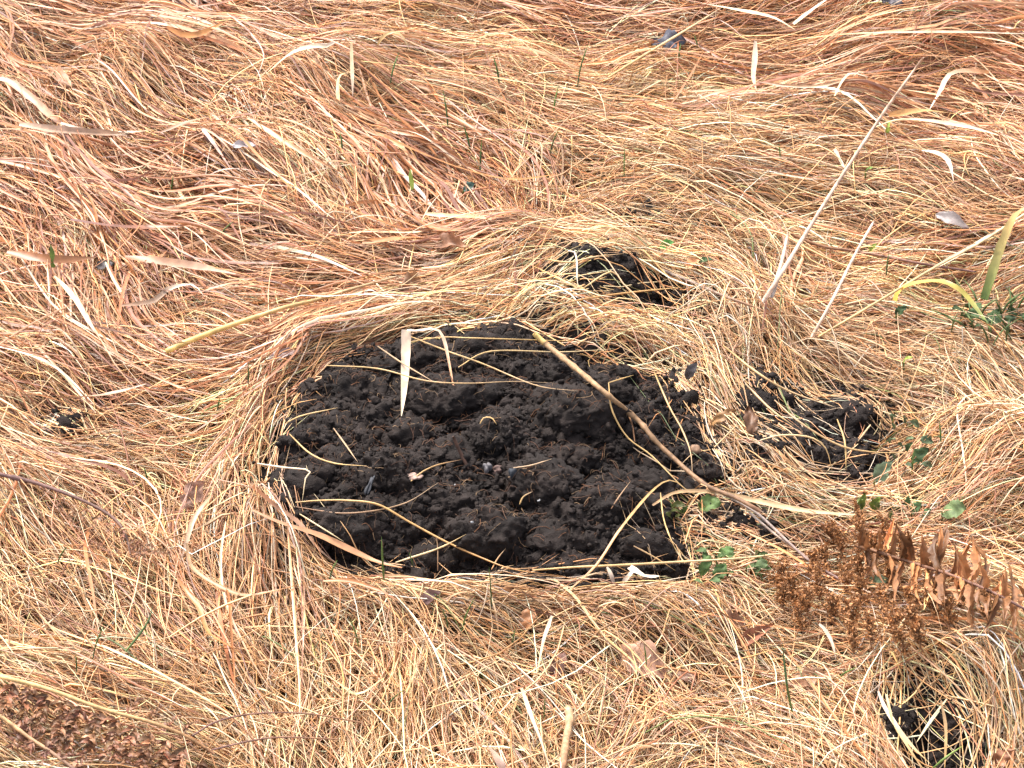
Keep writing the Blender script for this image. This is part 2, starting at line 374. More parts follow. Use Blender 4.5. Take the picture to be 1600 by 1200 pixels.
# ------------------------------------------------------------------ straw: flow of the flattened grass
FLOW = """50 50 30;200 60 15;290 30 60;400 40 15;600 50 20;750 50 25;900 40 5;1100 50 10;1300 40 -8;1500 40 5;
50 150 35;150 140 40;300 150 20;450 150 40;600 140 10;800 150 15;1000 150 -15;1200 140 5;1400 150 0;1550 150 20;
60 230 32;200 250 8;350 240 25;500 240 38;650 240 15;800 240 20;1000 240 5;1200 250 3;1400 230 -5;1550 250 25;
50 340 25;200 340 5;350 340 6;450 330 35;600 350 40;750 340 48;860 330 72;960 320 -20;1100 340 8;1300 330 15;1450 340 25;1550 370 -20;
50 450 35;150 450 50;250 440 20;400 450 0;550 450 -15;650 450 -12;780 450 -20;900 490 -6;1000 390 12;1100 470 10;1200 450 65;1300 450 -25;1400 460 20;1550 440 10;
50 550 35;150 550 42;250 550 30;350 570 20;450 560 -35;700 480 -14;1000 520 8;1100 550 28;1200 560 38;1350 560 12;1500 560 20;
30 650 30;130 630 60;200 650 -10;280 650 -5;350 640 -40;415 640 -65;1140 640 52;1250 600 42;1430 640 30;1560 640 45;
30 750 15;130 740 -20;250 740 10;350 740 -60;395 750 70;1180 740 30;1400 760 -10;1550 740 5;
50 850 30;200 850 30;300 850 80;420 850 50;480 880 38;1150 860 20;1300 830 20;1500 800 -10;
100 930 20;300 930 35;450 930 40;600 925 8;750 930 -12;900 930 30;1050 930 42;1200 930 10;1500 960 45;
50 1000 20;200 1000 20;350 1000 45;500 1000 30;650 1000 25;800 1000 10;950 1000 40;1100 1000 50;1250 1010 10;1400 1010 8;1500 1020 38;1580 1020 45;
100 1080 22;250 1080 35;400 1080 50;550 1080 60;700 1080 60;850 1080 70;1000 1080 50;1150 1080 30;1300 1080 35;1370 1080 100;1480 1060 25;1540 1090 50;
50 1170 20;300 1170 40;500 1170 70;700 1170 75;850 1170 78;1000 1170 -40;1150 1170 20;1300 1170 25;1380 1170 65;1560 1170 70"""
fl = np.array([[float(a) for a in s.split()] for s in FLOW.replace('\n', '').split(';')])
FS = 25; fpx, fpy = np.meshgrid(np.arange(-300, 1901, FS), np.arange(-300, 1501, FS))
def rbf(vals, pts, sig):
    o = 0; wsum = 0
    for (x, y), v in zip(pts, vals):
        w_ = np.exp(-((fpx-x)**2+(1.5*(fpy-y))**2)/(2*sig*sig))+1e-9/(1+((fpx-x)**2+(fpy-y)**2)/1e4)
        o = o+w_*v; wsum = wsum+w_
    return o/wsum
F2 = [rbf(f(np.radians(fl[:, 2])*2), fl[:, :2], 55) for f in (np.cos, np.sin)]
def fs(G, px, py):
    u = np.clip((px+300)/FS, 0, G.shape[1]-1.001); v = np.clip((py+300)/FS, 0, G.shape[0]-1.001)
    i = u.astype(int); j = v.astype(int); a = u-i; b = v-j
    return (G[j, i]*(1-a)+G[j, i+1]*a)*(1-b)+(G[j+1, i]*(1-a)+G[j+1, i+1]*a)*b
GSX = np.gradient(SD_MAIN, RES, axis=1); GSY = np.gradient(SD_MAIN, RES, axis=0)
def flow(x, y):                                   # axis angle on the ground
    px, py = topx(x, y)
    a = .5*np.arctan2(fs(F2[1], px, py), fs(F2[0], px, py))
    dx = np.cos(a); dy = -np.sin(a)/math.sin(PITCH)
    ang = np.arctan2(dy, dx)
    ang = ang+.5*fbm(x, y, 7, 1, 131)+.25*fbm(x, y, 15, 1, 141)
    sdm = samp(SD_MAIN, x, y)
    tx, ty = -samp(GSY, x, y), samp(GSX, x, y); ta = np.arctan2(ty, tx)
    w_ = np.where(py > 830, .25, .45)*np.exp(-np.clip(sdm, 0, 1)/.016)*np.clip((1010-px)/120, 0, 1)
    c = (1-w_)*np.cos(2*ang)+w_*np.cos(2*ta); s = (1-w_)*np.sin(2*ang)+w_*np.sin(2*ta)
    return .5*np.arctan2(s, c)

# colour zones: x y  red  pale  grey   (0..1)
ZON = """60 60 .35 .25 .05;250 60 .55 .25 .02;450 80 .35 .35 .02;650 80 .25 .4 .02;850 40 .5 .2 .02;1100 60 .35 .3 .02;1350 60 .4 .3 .05;1550 60 .45 .3 .05;
80 180 .35 .35 .05;250 180 .3 .35 .05;450 180 .2 .5 .02;650 180 .3 .4 .02;850 170 .2 .5 .02;1050 180 .15 .5 .02;1250 160 .4 .3 .02;1500 160 .4 .3 .04;
60 270 .5 .25 .1;200 260 .65 .15 .1;350 300 .3 .55 .02;500 260 .3 .4 .02;650 280 .6 .15 .05;850 270 .3 .4 .02;1050 270 .1 .5 .02;1250 280 .15 .5 .02;1500 280 .4 .3 .05;
60 380 .5 .25 .05;200 400 .65 .15 .1;350 400 .55 .2 .05;480 370 .25 .5 .02;620 380 .5 .25 .05;800 370 .5 .2 .1;960 360 .1 .6 .05;1150 350 .15 .5 .05;1450 370 .25 .4 .1;
60 500 .3 .4 .05;200 500 .35 .3 .05;350 500 .4 .3 .05;550 480 .3 .4 .03;800 470 .15 .6 .05;1100 500 .12 .55 .1;1300 480 .2 .4 .25;1520 500 .25 .3 .3;
60 620 .25 .4 .03;200 620 .35 .35 .03;350 620 .35 .4 .03;1150 600 .12 .5 .25;1450 620 .12 .55 .2;
60 750 .2 .45 .05;200 740 .2 .5 .05;350 740 .25 .4 .1;1180 740 .1 .5 .3;1450 760 .08 .5 .3;
60 870 .25 .4 .03;250 870 .25 .35 .08;430 880 .25 .35 .12;1150 880 .15 .45 .3;1450 870 .2 .4 .25;
100 980 .15 .5 .02;300 980 .2 .45 .04;500 970 .2 .4 .08;750 960 .12 .45 .2;950 950 .12 .5 .25;1150 960 .12 .5 .25;1500 980 .1 .55 .15;
150 1100 .2 .45 .03;400 1100 .12 .55 .04;650 1080 .1 .6 .04;850 1100 .1 .6 .08;1050 1080 .15 .5 .15;1300 1100 .12 .5 .15;1550 1100 .08 .6 .15"""
zn = np.array([[float(a) for a in s.split()] for s in ZON.replace('\n', '').split(';')])
ZR, ZP, ZG = [rbf(zn[:, 2+k], zn[:, :2], 75) for k in range(3)]
PAL = np.array([(.62, .345, .16), (.70, .475, .275), (.53, .255, .115), (.32, .125, .065), (.60, .335, .215), (.50, .36, .25), (.75, .59, .42), (.13, .16, .055)])
#               gold            pale            orange           red-brown         pink-tan        grey-tan        bleached
def pick_col(px, py, n, redmul=1.):
    r = np.clip(fs(ZR, px, py)*1.2-.02, 0, 1)*redmul; p = fs(ZP, px, py); gz = fs(ZG, px, py)
    W = np.stack([.9+0*r, 1.3*p, .35+.6*r, 1.7*r**1.4, .15+.35*r, gz*.8, .3*p, gz*.20+.006], -1)
    c = np.cumsum(W, 1); u = rng.random(n)*c[:, -1]
    k = (u[:, None] > c).sum(1).clip(0, 7)
    col = PAL[k]*np.exp(rng.normal(0, .18, (n, 1)))*(1+rng.normal(0, .06, (n, 1))*np.array([.6, 0, -1.4]))
    return np.clip(col, .02, .85)

def sample_area(n, dens):
    out = []
    while sum(map(len, out)) < n:
        c = np.stack([rng.uniform(-.86, .86, n), rng.uniform(-.66, 1.12, n)], -1)
        hw = .56+.16*(c[:, 1]+.5)                 # a little beyond what the frame sees
        c = c[(np.abs(c[:, 0]) < hw) & (rng.random(n) < dens(c[:, 0], c[:, 1]))]
        out.append(c)
    return np.concatenate(out)[:n]
def spread(c, n, nl, sl, sb, loose, sloose):      # locks: bundles that share direction, colour and height
    lk = rng.integers(0, nl, n)
    return lk
def march(c, L, K, off, curv, follow=1., kink=0.):
    n = len(c); p = [c]; step = L/(K-1)
    a0 = flow(c[:, 0], c[:, 1]); sgn = np.where(rng.random(n) < .22, math.pi, 0)
    flip = np.where(np.cos(a0) < 0, math.pi, 0); prev = a0+flip+sgn
    ang = prev+off
    kk = rng.integers(1, K-1, n); ka = np.where(rng.random(n) < kink, rng.normal(0, .8, n), 0)
    for k in range(K-1):
        off = off+ka*(kk == k)
        q = p[-1]+np.stack([np.cos(ang), np.sin(ang)], -1)*step[:, None]; p.append(q)
        f = flow(q[:, 0], q[:, 1]); d = (f-prev+math.pi/2) % math.pi-math.pi/2
        prev = prev+d*follow; ang = prev+off+curv*(k+1)/(K-1)
    return np.stack(p, 1)

def straw(N, NL, seed_h, wlo, whi, Llo, Lhi, layer, K, name):
    dens = lambda x, y: np.where(samp(SD, x, y) < -.004, .02, .55+.25*np.exp(-np.abs(samp(SD_MAIN, x, y)-.02)/.03)+.35*((samp(SD_MAIN, x, y) < .05) & (samp(SDS['behind'], x, y) < .05)))
    lc = sample_area(NL, dens)
    lk = rng.integers(0, NL, N)
    c = lc[lk]+rng.normal(0, .011, (N, 2))
    pxc, pyc = topx(c[:, 0], c[:, 1]); loose = rng.random(N) < np.interp(pyc, [0, 600, 900, 1000], [.12, .20, .42, .40])*np.interp(pxc, [350, 600, 1300, 1450], [.4, 1, 1, .6])
    off = rng.normal(0, .17, NL)[lk]+rng.normal(0, .13, N)
    off = np.where(loose, rng.normal(0, .8, N), off)
    L = Llo+(Lhi-Llo)*rng.random(N)**1.4; L = np.where(rng.random(N) < .18, rng.uniform(.02, .05, N), L)
    P2 = march(c, L, K, off, rng.normal(0, .3, N), rng.uniform(0, .6, N), .14)
    # start half a length upstream so that bundles are centred
    sd = samp(SD, P2[..., 0], P2[..., 1])
    px, py = topx(P2[..., 0].mean(1), P2[..., 1].mean(1))
    tol = rng.exponential(.010, N)
    lax = (px > 1030) & (py < 900) | (py < 500) | (px > 1350)
    tol = np.where(rng.random(N) < np.where(lax, np.where((py < 510) & (px > 800), .07, np.where(px > 1350, .12, .26)), .045), rng.uniform(.02, .085, N), tol)
    bad = (sd.min(1) < -tol) | ((sd[:, 0] < -.02) & (rng.random(N) < .9))
    ok = ~bad
    P2, L, lk, loose, sd, px, py = P2[ok], L[ok], lk[ok], loose[ok], sd[ok], px[ok], py[ok]
    n = len(P2); t = np.linspace(0, 1, K)[None]
    base = samp(H, P2[..., 0], P2[..., 1])
    base = .35*base+.65*np.apply_along_axis(lambda v: np.convolve(np.pad(v, 2, 'edge'), np.ones(5)/5, 'valid'), 1, base)
    lz = np.clip(rng.random(NL)[lk]*.7+rng.normal(.15, .12, n), 0, 1.15)
    lz = np.where(loose, rng.random(n)**.6*1.1, lz)
    z = base+.0015+layer*np.clip(np.where((py < 570) & (px > 800), .9, .4)[:, None]+sd/.03, .4, 1)*lz[:, None]*np.clip(.25+1.3*np.minimum(t*2.2, 1), 0, 1)
    arch = np.abs(rng.normal(0, .0045, n))+np.where(rng.random(n) < .05, rng.uniform(.006, .02, n), 0)
    z = z+arch[:, None]*np.sin(np.pi*t)
    z = z+np.where(rng.random(n) < .10, rng.normal(.006, .008, n), 0)[:, None]*t**2
    soilm = sd < .004
    zs = samp(SM, P2[..., 0], P2[..., 1])+.002
    z = np.where(soilm, np.maximum(z, zs), z)
    P = np.concatenate([P2, z[..., None]], -1)
    wv = np.where(rng.random(n) < .2, 1.35, 1)*(wlo+(whi-wlo)*rng.random(n)**1.5)
    W = wv[:, None]*np.interp(t[0], [0, .1, .6, .9, 1], [.6, 1, .9, .5, .12])[None]
    isf = rng.random(n) < .5; flat = np.where(isf, rng.uniform(.15, .4, n), 1); W = W*np.where(isf, 1.4, .95)[:, None]
    roll = rng.normal(0, .7, (n, 1))+rng.normal(0, .9, (n, 1))*t
    V, q = tubes(P, W, K, 3, roll, flat)
    c0 = pick_col(px+rng.normal(0, 20, n), py+rng.normal(0, 20, n), n)
    lcol = np.exp(rng.normal(0, .25, NL)+.38*fbm(lc[:, 0]*.7, lc[:, 1], 13, 2, 211))[lk]
    c0 = np.clip(c0*lcol[:, None], .02, .85)
    tip = np.exp(rng.normal(.05, .2, n))
    cc = c0[:, None, :]*(1+(tip[:, None, None]-1)*t[..., None])
    return V, q, np.repeat(np.clip(cc, .015, .85).reshape(-1, 3), 3, 0)
import time; T0 = time.time()
parts = [straw(46000, 4200, 0, .00036, .00072, .06, .15, .012, 7, 'under'),
         straw(54000, 3300, 1, .00032, .00080, .07, .18, .026, 8, 'over')]
off = 0; Vs, Qs, Cs = [], [], []
for V, q, c in parts:
    Vs.append(V); Qs.append(q+off); Cs.append(c); off += len(V)
o = mesh('dead_grass', np.concatenate(Vs), np.concatenate(Qs), mat=M_STRAW, col=np.concatenate(Cs))
tag(o, 'thick mat of flattened golden dead grass covering the ground all around the molehill', 'dead grass', kind='stuff')
print('straw', time.time()-T0, off)

# broad dead sedge blades in the mat
def ribbons(P, W, roll, fold):                    # P n,K,3 ; W n,K half widths ; roll n,K ; fold n
    n, K = W.shape
    t = np.gradient(P, axis=1); t /= np.linalg.norm(t, axis=2, keepdims=True)+1e-9
    up = np.array([0.02, -.12, 1.]); s = np.cross(t, up); s /= np.linalg.norm(s, axis=2, keepdims=True)+1e-9
    nn = np.cross(s, t)
    cr, sr = np.cos(roll)[..., None], np.sin(roll)[..., None]
    s2 = s*cr+nn*sr; n2 = nn*cr-s*sr
    lift = (W*fold[:, None])[..., None]
    V = np.stack([P+s2*W[..., None]+n2*lift, P, P-s2*W[..., None]+n2*lift], 2)
    idx = np.arange(n*K*3).reshape(n, K, 3)
    q = [np.stack([idx[:, :-1, k], idx[:, :-1, k+1], idx[:, 1:, k+1], idx[:, 1:, k]], -1).reshape(-1, 4) for k in (0, 1)]
    return V.reshape(-1, 3), np.concatenate(q)
def sedge(N, NL):
    K = 12
    def dens(x, y):
        px, py = topx(x, y)
        return np.where(samp(SD, x, y) < .0, 0, np.clip(fs(ZR, px, py)*2.2-.42, .05, 1))
    lc = sample_area(NL, dens); lk = rng.integers(0, NL, N)
    c = lc[lk]+rng.normal(0, .014, (N, 2))
    off = rng.normal(0, .16, NL)[lk]+rng.normal(0, .12, N); off = np.where(rng.random(N) < .14, rng.normal(0, .8, N), off)
    L = rng.uniform(.06, .22, N); P2 = march(c, L, K, off, rng.normal(0, .3, N), rng.uniform(.1, .6, N))
    sd = samp(SD, P2[..., 0], P2[..., 1]); ok = sd.min(1) > -rng.exponential(.003, N)
    P2, L, lk = P2[ok], L[ok], lk[ok]; n = len(P2); t = np.linspace(0, 1, K)[None]
    base = samp(H, P2[..., 0], P2[..., 1])
    base = .3*base+.7*np.apply_along_axis(lambda v: np.convolve(np.pad(v, 2, 'edge'), np.ones(5)/5, 'valid'), 1, base)
    lz = np.clip(rng.random(NL)[lk]*.8+rng.normal(.2, .15, n), 0, 1.2)
    z = base+.006+.025*lz[:, None]+(np.abs(rng.normal(0, .006, n)))[:, None]*np.sin(np.pi*t)
    P = np.concatenate([P2, z[..., None]], -1)
    pxs, pys = topx(P2[..., 0].mean(1), P2[..., 1].mean(1)); W = ((.0006+.0014*rng.random(n)**2.8)*(.8+.6*fs(ZR, pxs, pys)))[:, None]*np.interp(t[0], [0, .12, .5, .85, 1], [.5, 1, .95, .5, .06])[None]
    roll = rng.normal(0, .5, (n, 1))+rng.normal(0, .8, (n, 1))*(t-.5)
    V, q = ribbons(P, W, roll, rng.uniform(-.7, .5, n))
    pal = np.array([(.32, .12, .05), (.43, .18, .07), (.50, .265, .14), (.26, .115, .075), (.57, .36, .21), (.68, .53, .38), (.46, .31, .25)])
    px, py = topx(P2[..., 0].mean(1), P2[..., 1].mean(1)); r = fs(ZR, px, py)
    Wt = np.stack([.3+r, .8+0*r, .6+0*r, r*1.6, .4-.3*r, .20-.28*r, .12+0*r], -1).clip(.03); cs = np.cumsum(Wt, 1)
    k = (rng.random(n)[:, None]*cs[:, -1:] > cs).sum(1).clip(0, 6)
    c0 = pal[k]*np.exp(rng.normal(0, .2, (n, 1)))
    tip = np.exp(rng.normal(.0, .3, n)); cc = c0[:, None, :]*(1+(tip[:, None, None]-1)*t[..., None])
    o = mesh('dead_sedge', V, q, mat=M_SEDGE, col=np.repeat(np.clip(cc, .01, .85).reshape(-1, 3), 3, 0))
    tag(o, 'broad reddish brown dead sedge leaves tangled into the straw, most in the far left', 'dead sedge', kind='stuff')
sedge(7000, 620)
print('sedge', time.time()-T0)

# ------------------------------------------------------------------ single blades, stems, twigs and leaves
def spline(pts, m):                               # Catmull-Rom through the points, evenly resampled
    p = np.array(pts, float); p = np.concatenate([[2*p[0]-p[1]], p, [2*p[-1]-p[-2]]]); o = []
    for i in range(1, len(p)-2):
        for t in np.linspace(0, 1, 8, endpoint=False):
            a, b, c, d = p[i-1:i+3]
            o.append(.5*((2*b)+(c-a)*t+(2*a-5*b+4*c-d)*t*t+(3*b-a-3*c+d)*t**3))
    o.append(p[-2]); o = np.array(o)
    s = np.concatenate([[0], np.cumsum(np.hypot(*np.diff(o[:, :2], axis=0).T))])
    q = np.linspace(0, s[-1], m)
    return np.stack([np.interp(q, s, o[:, k]) for k in range(o.shape[1])], 1)
def lay(pts, m, lift, stiff=5):                   # points lying on the surface, bridging the hollows
    pp = spline([tuple(a)+((lift,) if len(a) == 2 else ()) for a in pts], m)
    q = np.array([at(a, b, c) for a, b, c in pp])
    t = (q-CAM)@FW
    for _ in range(stiff):
        ts = np.convolve(np.pad(t, 2, 'edge'), np.ones(5)/5, 'valid'); t = np.minimum(t, ts)
    for _ in range(2): t = np.convolve(np.pad(t, 1, 'edge'), np.ones(3)/3, 'valid')
    d = rays(pp[:, 0], pp[:, 1])
    return CAM+d*t[:, None], t
C_ = dict(straw=(.58,.37,.15), pale=(.68,.52,.30), white=(.70,.56,.43), orange=(.48,.23,.08), red=(.32,.125,.05), rust=(.40,.17,.06), tan=(.46,.30,.17),
          dark=(.09,.045,.03), brown=(.22,.105,.05), grey=(.40,.33,.28), pink=(.58,.40,.29), purple=(.16,.085,.075), yellow=(.66,.42,.09), green=(.11,.18,.045),
          dgreen=(.05,.085,.035), lgreen=(.27,.36,.08), ggreen=(.14,.19,.12), lilac=(.30,.25,.27))
def colour(c): return np.array(C_[c] if isinstance(c, str) else c)
def blade(name, label, cat, pts, wpx, c0, c1=None, lift=.0085, group=None, fold=.35, roll=0., twist=.4, taper=(.6, 1, .9, .1), stiff=5, mat=None, m=None):
    L = np.hypot(*np.diff(np.array([a[:2] for a in pts]), axis=0).T).sum(); m = m or int(np.clip(L/11, 8, 60))
    P, t = lay(pts, m, lift, stiff)
    u = np.linspace(0, 1, m)
    W = wpx/2*t/FPX*np.interp(u, [0, .2, .65, 1], taper)*(1+.10*np.array([random.uniform(-1, 1) for _ in u]))
    rl = roll+twist*np.sin(u*random.uniform(2, 5)+random.random()*6)
    c = colour(c0)[None]*(1-u[:, None])+colour(c0 if c1 is None else c1)[None]*u[:, None]
    c = c*np.array([random.uniform(.85, 1.12) for _ in u])[:, None]
    if wpx < 4.6:
        V, q = tubes(P[None], (W*.9)[None], 6); ns = 6
        V, q = tubes(P[None], (W*.95)[None], m, 6)
        o = mesh(name, V, q, mat=mat or M_STRAW, col=np.repeat(c, 6, 0))
    else:
        V, q = ribbons(P[None], W[None], rl[None], np.array([fold]))
        o = mesh(name, V, q, mat=mat or M_SEDGE, col=np.repeat(c, 3, 0))
    return tag(o, label, cat, group)
def stick(name, label, cat, pts, w0, w1, c0, c1=None, lift=.006, group=None, stiff=8, knots=0., sides=9, parent=None, mat=None):
    L = np.hypot(*np.diff(np.array([a[:2] for a in pts]), axis=0).T).sum(); m = int(np.clip(L/7, 10, 90))
    P, t = lay(pts, m, lift, stiff); u = np.linspace(0, 1, m)
    W = (w0+(w1-w0)*u)/2*t/FPX*(1+knots*np.array([random.choice((0, 0, 0, 1))*random.random() for _ in u])+.05*np.array([random.uniform(-1, 1) for _ in u]))
    W[0] *= .75; W[-1] *= .5
    V, q = tubes(P[None], W[None], m, sides)
    cap = [[0, k, k+1] for k in range(1, sides-1)]+[[(m-1)*sides, (m-1)*sides+k+1, (m-1)*sides+k] for k in range(1, sides-1)]
    c = colour(c0)[None]*(1-u[:, None])+colour(c0 if c1 is None else c1)[None]*u[:, None]
    c = c*np.array([random.uniform(.75, 1.15) for _ in u])[:, None]
    o = mesh(name, V, q, cap, mat=mat or M_WOOD, col=np.repeat(c, sides, 0))
    if parent: adopt(o, parent)
    return tag(o, label, cat, group)
def leaf_geo(b, t, width, nrm=(0, -.3, 1), fold=.2, curl=.1, prof='oval', wob=.12, nu=14, nv=7, seed=0):
    rs = np.random.default_rng(seed); b = np.array(b); t = np.array(t); ax_ = t-b; L = np.linalg.norm(ax_); ax_ = ax_/L
    n = np.array(nrm, float); s = np.cross(ax_, n); s /= np.linalg.norm(s); n = np.cross(s, ax_)
    u = np.linspace(0, 1, nu)[:, None]; v = np.linspace(-1, 1, nv)[None]
    pr = {'oval': np.sin(np.pi*u**.85)**.7, 'lance': np.sin(np.pi*np.clip(u*.93+.07, 0, 1)**.7)**.9, 'strap': np.clip(np.minimum((u+.12)*3.5, (1-u)*1.8+.03), 0, 1),
          'round': np.sqrt(np.clip(1-(2*u-1)**2, 0, 1)), 'taper': np.clip((1-u)**.8+.02, 0, 1)*np.clip(u*6+.4, 0, 1)}[prof]
    hw = width/2*pr*(1+wob*1.8*(rs.random((nu, 1))-.5))
    ph = rs.random(4)*6
    h = fold*np.abs(v)*hw+curl*L*np.sin(np.pi*u)+wob*width*.45*np.sin(5*u+2.5*v+ph[0])*(.3+np.abs(v))+wob*width*.25*np.sin(13*u+ph[1]-4*v)
    roll_ = 1.0
    P = b+ax_*(u*L)[..., None]+s*(v*hw*roll_)[..., None]+n*h[..., None]
    return P.reshape(-1, 3), gridq(nu, nv), (u+0*v).ravel(), (v+0*u).ravel()
def leaf_cols(c0, c1, u, v, seed, vein=.25):
    rs = np.random.default_rng(seed); c = colour(c0)*(1-u[:, None])+colour(c1)*u[:, None]
    return np.clip(c*(1+vein*(np.abs(np.sin(u*22+np.abs(v)*5)) < .12)[:, None]*.6+(rs.random((len(u), 1))-.5)*.25), .008, .85)
def leaf(name, label, cat, pb, pt, wpx, c0, c1=None, lb=.004, lt=.008, mat=None, group=None, parent=None, seed=1, nrm=(0, -.5, 1), **kw):
    b, t = at(pb[0], pb[1], lb), at(pt[0], pt[1], lt)
    V, q, u, v = leaf_geo(b, t, wpx*((b-CAM)@FW)/FPX, nrm, seed=seed, **kw)
    o = mesh(name, V, q, mat=mat or M_LEAF, col=leaf_cols(c0, c0 if c1 is None else c1, u, v, seed))
    if parent: adopt(o, parent)
    if label or cat: tag(o, label, cat, group)
    return o

GM = 'straws fallen across the molehill'
B = lambda lab, pts, w, c0, c1=None, **k: blade('fallen_straw', lab, 'grass blade', pts, w, c0, c1, **k)
# across the molehill
B('thin straw slanting from the folded white blade down across the top of the molehill', [(642,526),(700,549),(756,569),(837,602),(903,611)], 3, 'straw', 'tan', group=GM)
B('hair-thin straw lying level along the upper edge of the molehill soil', [(642,534),(690,527),(732,528),(830,531),(922,534)], 2.6, 'straw', group=GM)
B('bent straw with a kink near the top of the molehill, left of the twig', [(716,574),(766,549),(875,550),(960,545)], 2.8, 'straw', 'pale', group=GM)
B('long wavy straw running level over the upper half of the molehill', [(509,571),(590,576),(666,595),(732,599),(800,596),(856,598)], 2.8, 'straw', 'tan', group=GM)
B('short straw crossing behind the hanging folded white blade', [(590,541),(628,567),(680,598)], 2.8, 'tan', group=GM)
B('sagging curved straw on the left flank of the molehill', [(452,678),(485,709),(523,724),(573,728)], 3, 'straw', group=GM)
B('longest curved straw sweeping down over the lower left of the molehill', [(462,785),(500,782),(542,782),(590,788),(637,814),(694,845),(751,871),(804,890),(880,900)], 3.8, 'straw', 'orange', group=GM)
B('straight straw leaning up over the longest curved straw on the molehill', [(618,879),(685,857),(728,835)], 3.6, 'pale', 'straw', group=GM)
B('reddish straw rising diagonally over the near right of the molehill', [(890,922),(932,883),(970,826),(1017,769),(1048,750),(1075,768)], 5, 'rust', 'straw', group=GM, lift=.012)
B('long pale straw lying along the near edge of the molehill', [(832,891),(900,886),(970,883),(1060,878),(1160,872),(1240,862),(1322,850)], 4.4, 'straw', 'pale', lift=.012, group=GM)
B('zigzag straw beside the lower side of the bare twig on the molehill', [(951,598),(956,640),(980,683),(1018,712),(1065,759),(1090,775)], 3, 'straw', group=GM)
B('short pale straw pointing right above the twig, from the top of the zigzag straw', [(951,598),(990,586)], 2.6, 'straw', group=GM)
B('steep straw hanging down the right side of the molehill above the twig', [(1022,581),(1046,636),(1065,670),(1079,707),(1082,745)], 3.2, 'straw', 'tan', group=GM)
B('dull brown straw half sunk in the lower left of the molehill', [(462,792),(542,802),(628,788),(685,754)], 2.8, 'brown', 'tan', group=GM, lift=.006)
B('short curved straw ending at the charred stick on the molehill', [(642,752),(660,737),(685,726),(722,718)], 2.8, 'straw', 'brown', group=GM)
B('white straw bent at a right angle on the left edge of the molehill', [(402,724),(440,730),(485,735),(478,745),(472,785)], 3.6, 'white', 'pale', group=GM)
B('wide flat red-brown sedge blade lying over the near left edge of the molehill', [(392,797),(440,818),(495,835),(545,858),(590,878),(628,887)], 11, (.48,.27,.16), 'rust', lift=.010, fold=.25, roll=.3, taper=(.7,.9,1,.25))
B('short straw standing off the left flank of the molehill', [(446,662),(470,650),(528,637)], 2.8, 'straw', group=GM)
B('short steep straw right of the sagging curved straw on the molehill', [(521,669),(540,695),(559,722)], 2.8, 'tan', group=GM)
B('short straw sloping into the near left corner of the molehill', [(468,803),(500,823),(537,846)], 3, 'pale', group=GM)
B('tiny hooked rootlet straw in the middle of the molehill', [(750,662),(756,653),(768,653),(776,663)], 2.6, 'straw', group=GM, lift=.006)
B('small crooked pale root below the middle of the molehill', [(812,788),(818,776),(832,768)], 2.8, 'straw', 'tan', group=GM, lift=.006)
B('upright short straw at the near edge of the molehill below the longest curved straw', [(684,892),(684,860),(682,838)], 2.2, 'brown', 'tan', group=GM)
B('thin short straw leaning up at the near edge of the molehill, by its lowest point', [(768,890),(778,872),(790,857)], 2.6, 'orange', 'tan', group=GM)
B('short straw lying left of the lower twig end on the molehill', [(955,795),(968,775),(985,752)], 2.2, 'brown', 'tan', group=GM, lift=.006)
B('short straw under the reddish diagonal straw in the near right of the molehill', [(990,853),(1025,872),(1056,892)], 2.6, 'tan', 'straw', group=GM)
B('thin drooping straw at the right edge of the molehill below the zigzag straw', [(1032,770),(1038,815),(1058,865)], 2.8, 'straw', group=GM)
B('thin level straw lying right of the grey wood chips on the molehill', [(802,731),(830,727),(862,717)], 2.6, 'tan', group=GM, lift=.006)
# folded white blade
fw = empty('folded_sedge', at(634, 517, .012)); tag(fw, 'folded bleached white sedge blade hanging over the top of the molehill', 'grass blade')
for nm, pts, w_, c0, c1, tp in (('limb', [(634,515,.022),(634,550,.016),(632,600,.010),(627,650,.006)], 16, (.64,.50,.38), (.56,.40,.27), (.9,1,.75,.08)),
                                ('limb', [(636,517,.022),(655,518,.026),(680,515,.024),(692,528,.018),(700,560,.010),(708,602,.005)], 8, 'white', 'rust', (.8,1.2,.6,.3))):
    o = blade(nm, None, None, pts, w_, c0, c1, fold=.45, roll=.2, twist=.2, taper=tp, stiff=0); adopt(o, fw)
# twigs
tw = empty('twig', at(838, 525, .01)); tag(tw, 'bare brown twig with a pale broken end lying diagonally across the molehill', 'twig')
stick('stem', None, None, [(852,537,.016),(905,580,.014),(935,605,.012),(965,630,.012),(1000,660,.012),(1025,690,.012),(1055,718,.012),(1082,742,.014),(1110,762,.018),(1150,778,.02),(1190,800,.02)], 9, 6.5, (.34,.21,.11), (.17,.09,.05), stiff=4, knots=.5, parent=tw)
stick('broken_end', None, None, [(834,521,.018),(853,538,.016)], 8.5, 9.5, (.62,.42,.14), 'straw', stiff=0, parent=tw)
stick('side_shoot', None, None, [(965,630,.012),(985,655,.010),(992,690,.006)], 4, 2, 'brown', 'brown', stiff=0, parent=tw)
blade('dry_sedge', 'broad tan dead blade fraying out from the right end of the twig', 'grass blade', [(1020,790),(1050,772),(1085,768),(1130,772),(1190,786),(1260,800),(1338,806)], 11, (.42,.26,.13), (.60,.43,.25), lift=.014, fold=.7, roll=.4, twist=.6, taper=(.35,.6,1,.5))
stick('charred_stick', 'short charred stick poking up from the middle of the molehill', 'stick', [(708,682,.018),(716,700,.008),(732,733,.0)], 5, 6, 'dark', 'dark', stiff=0)
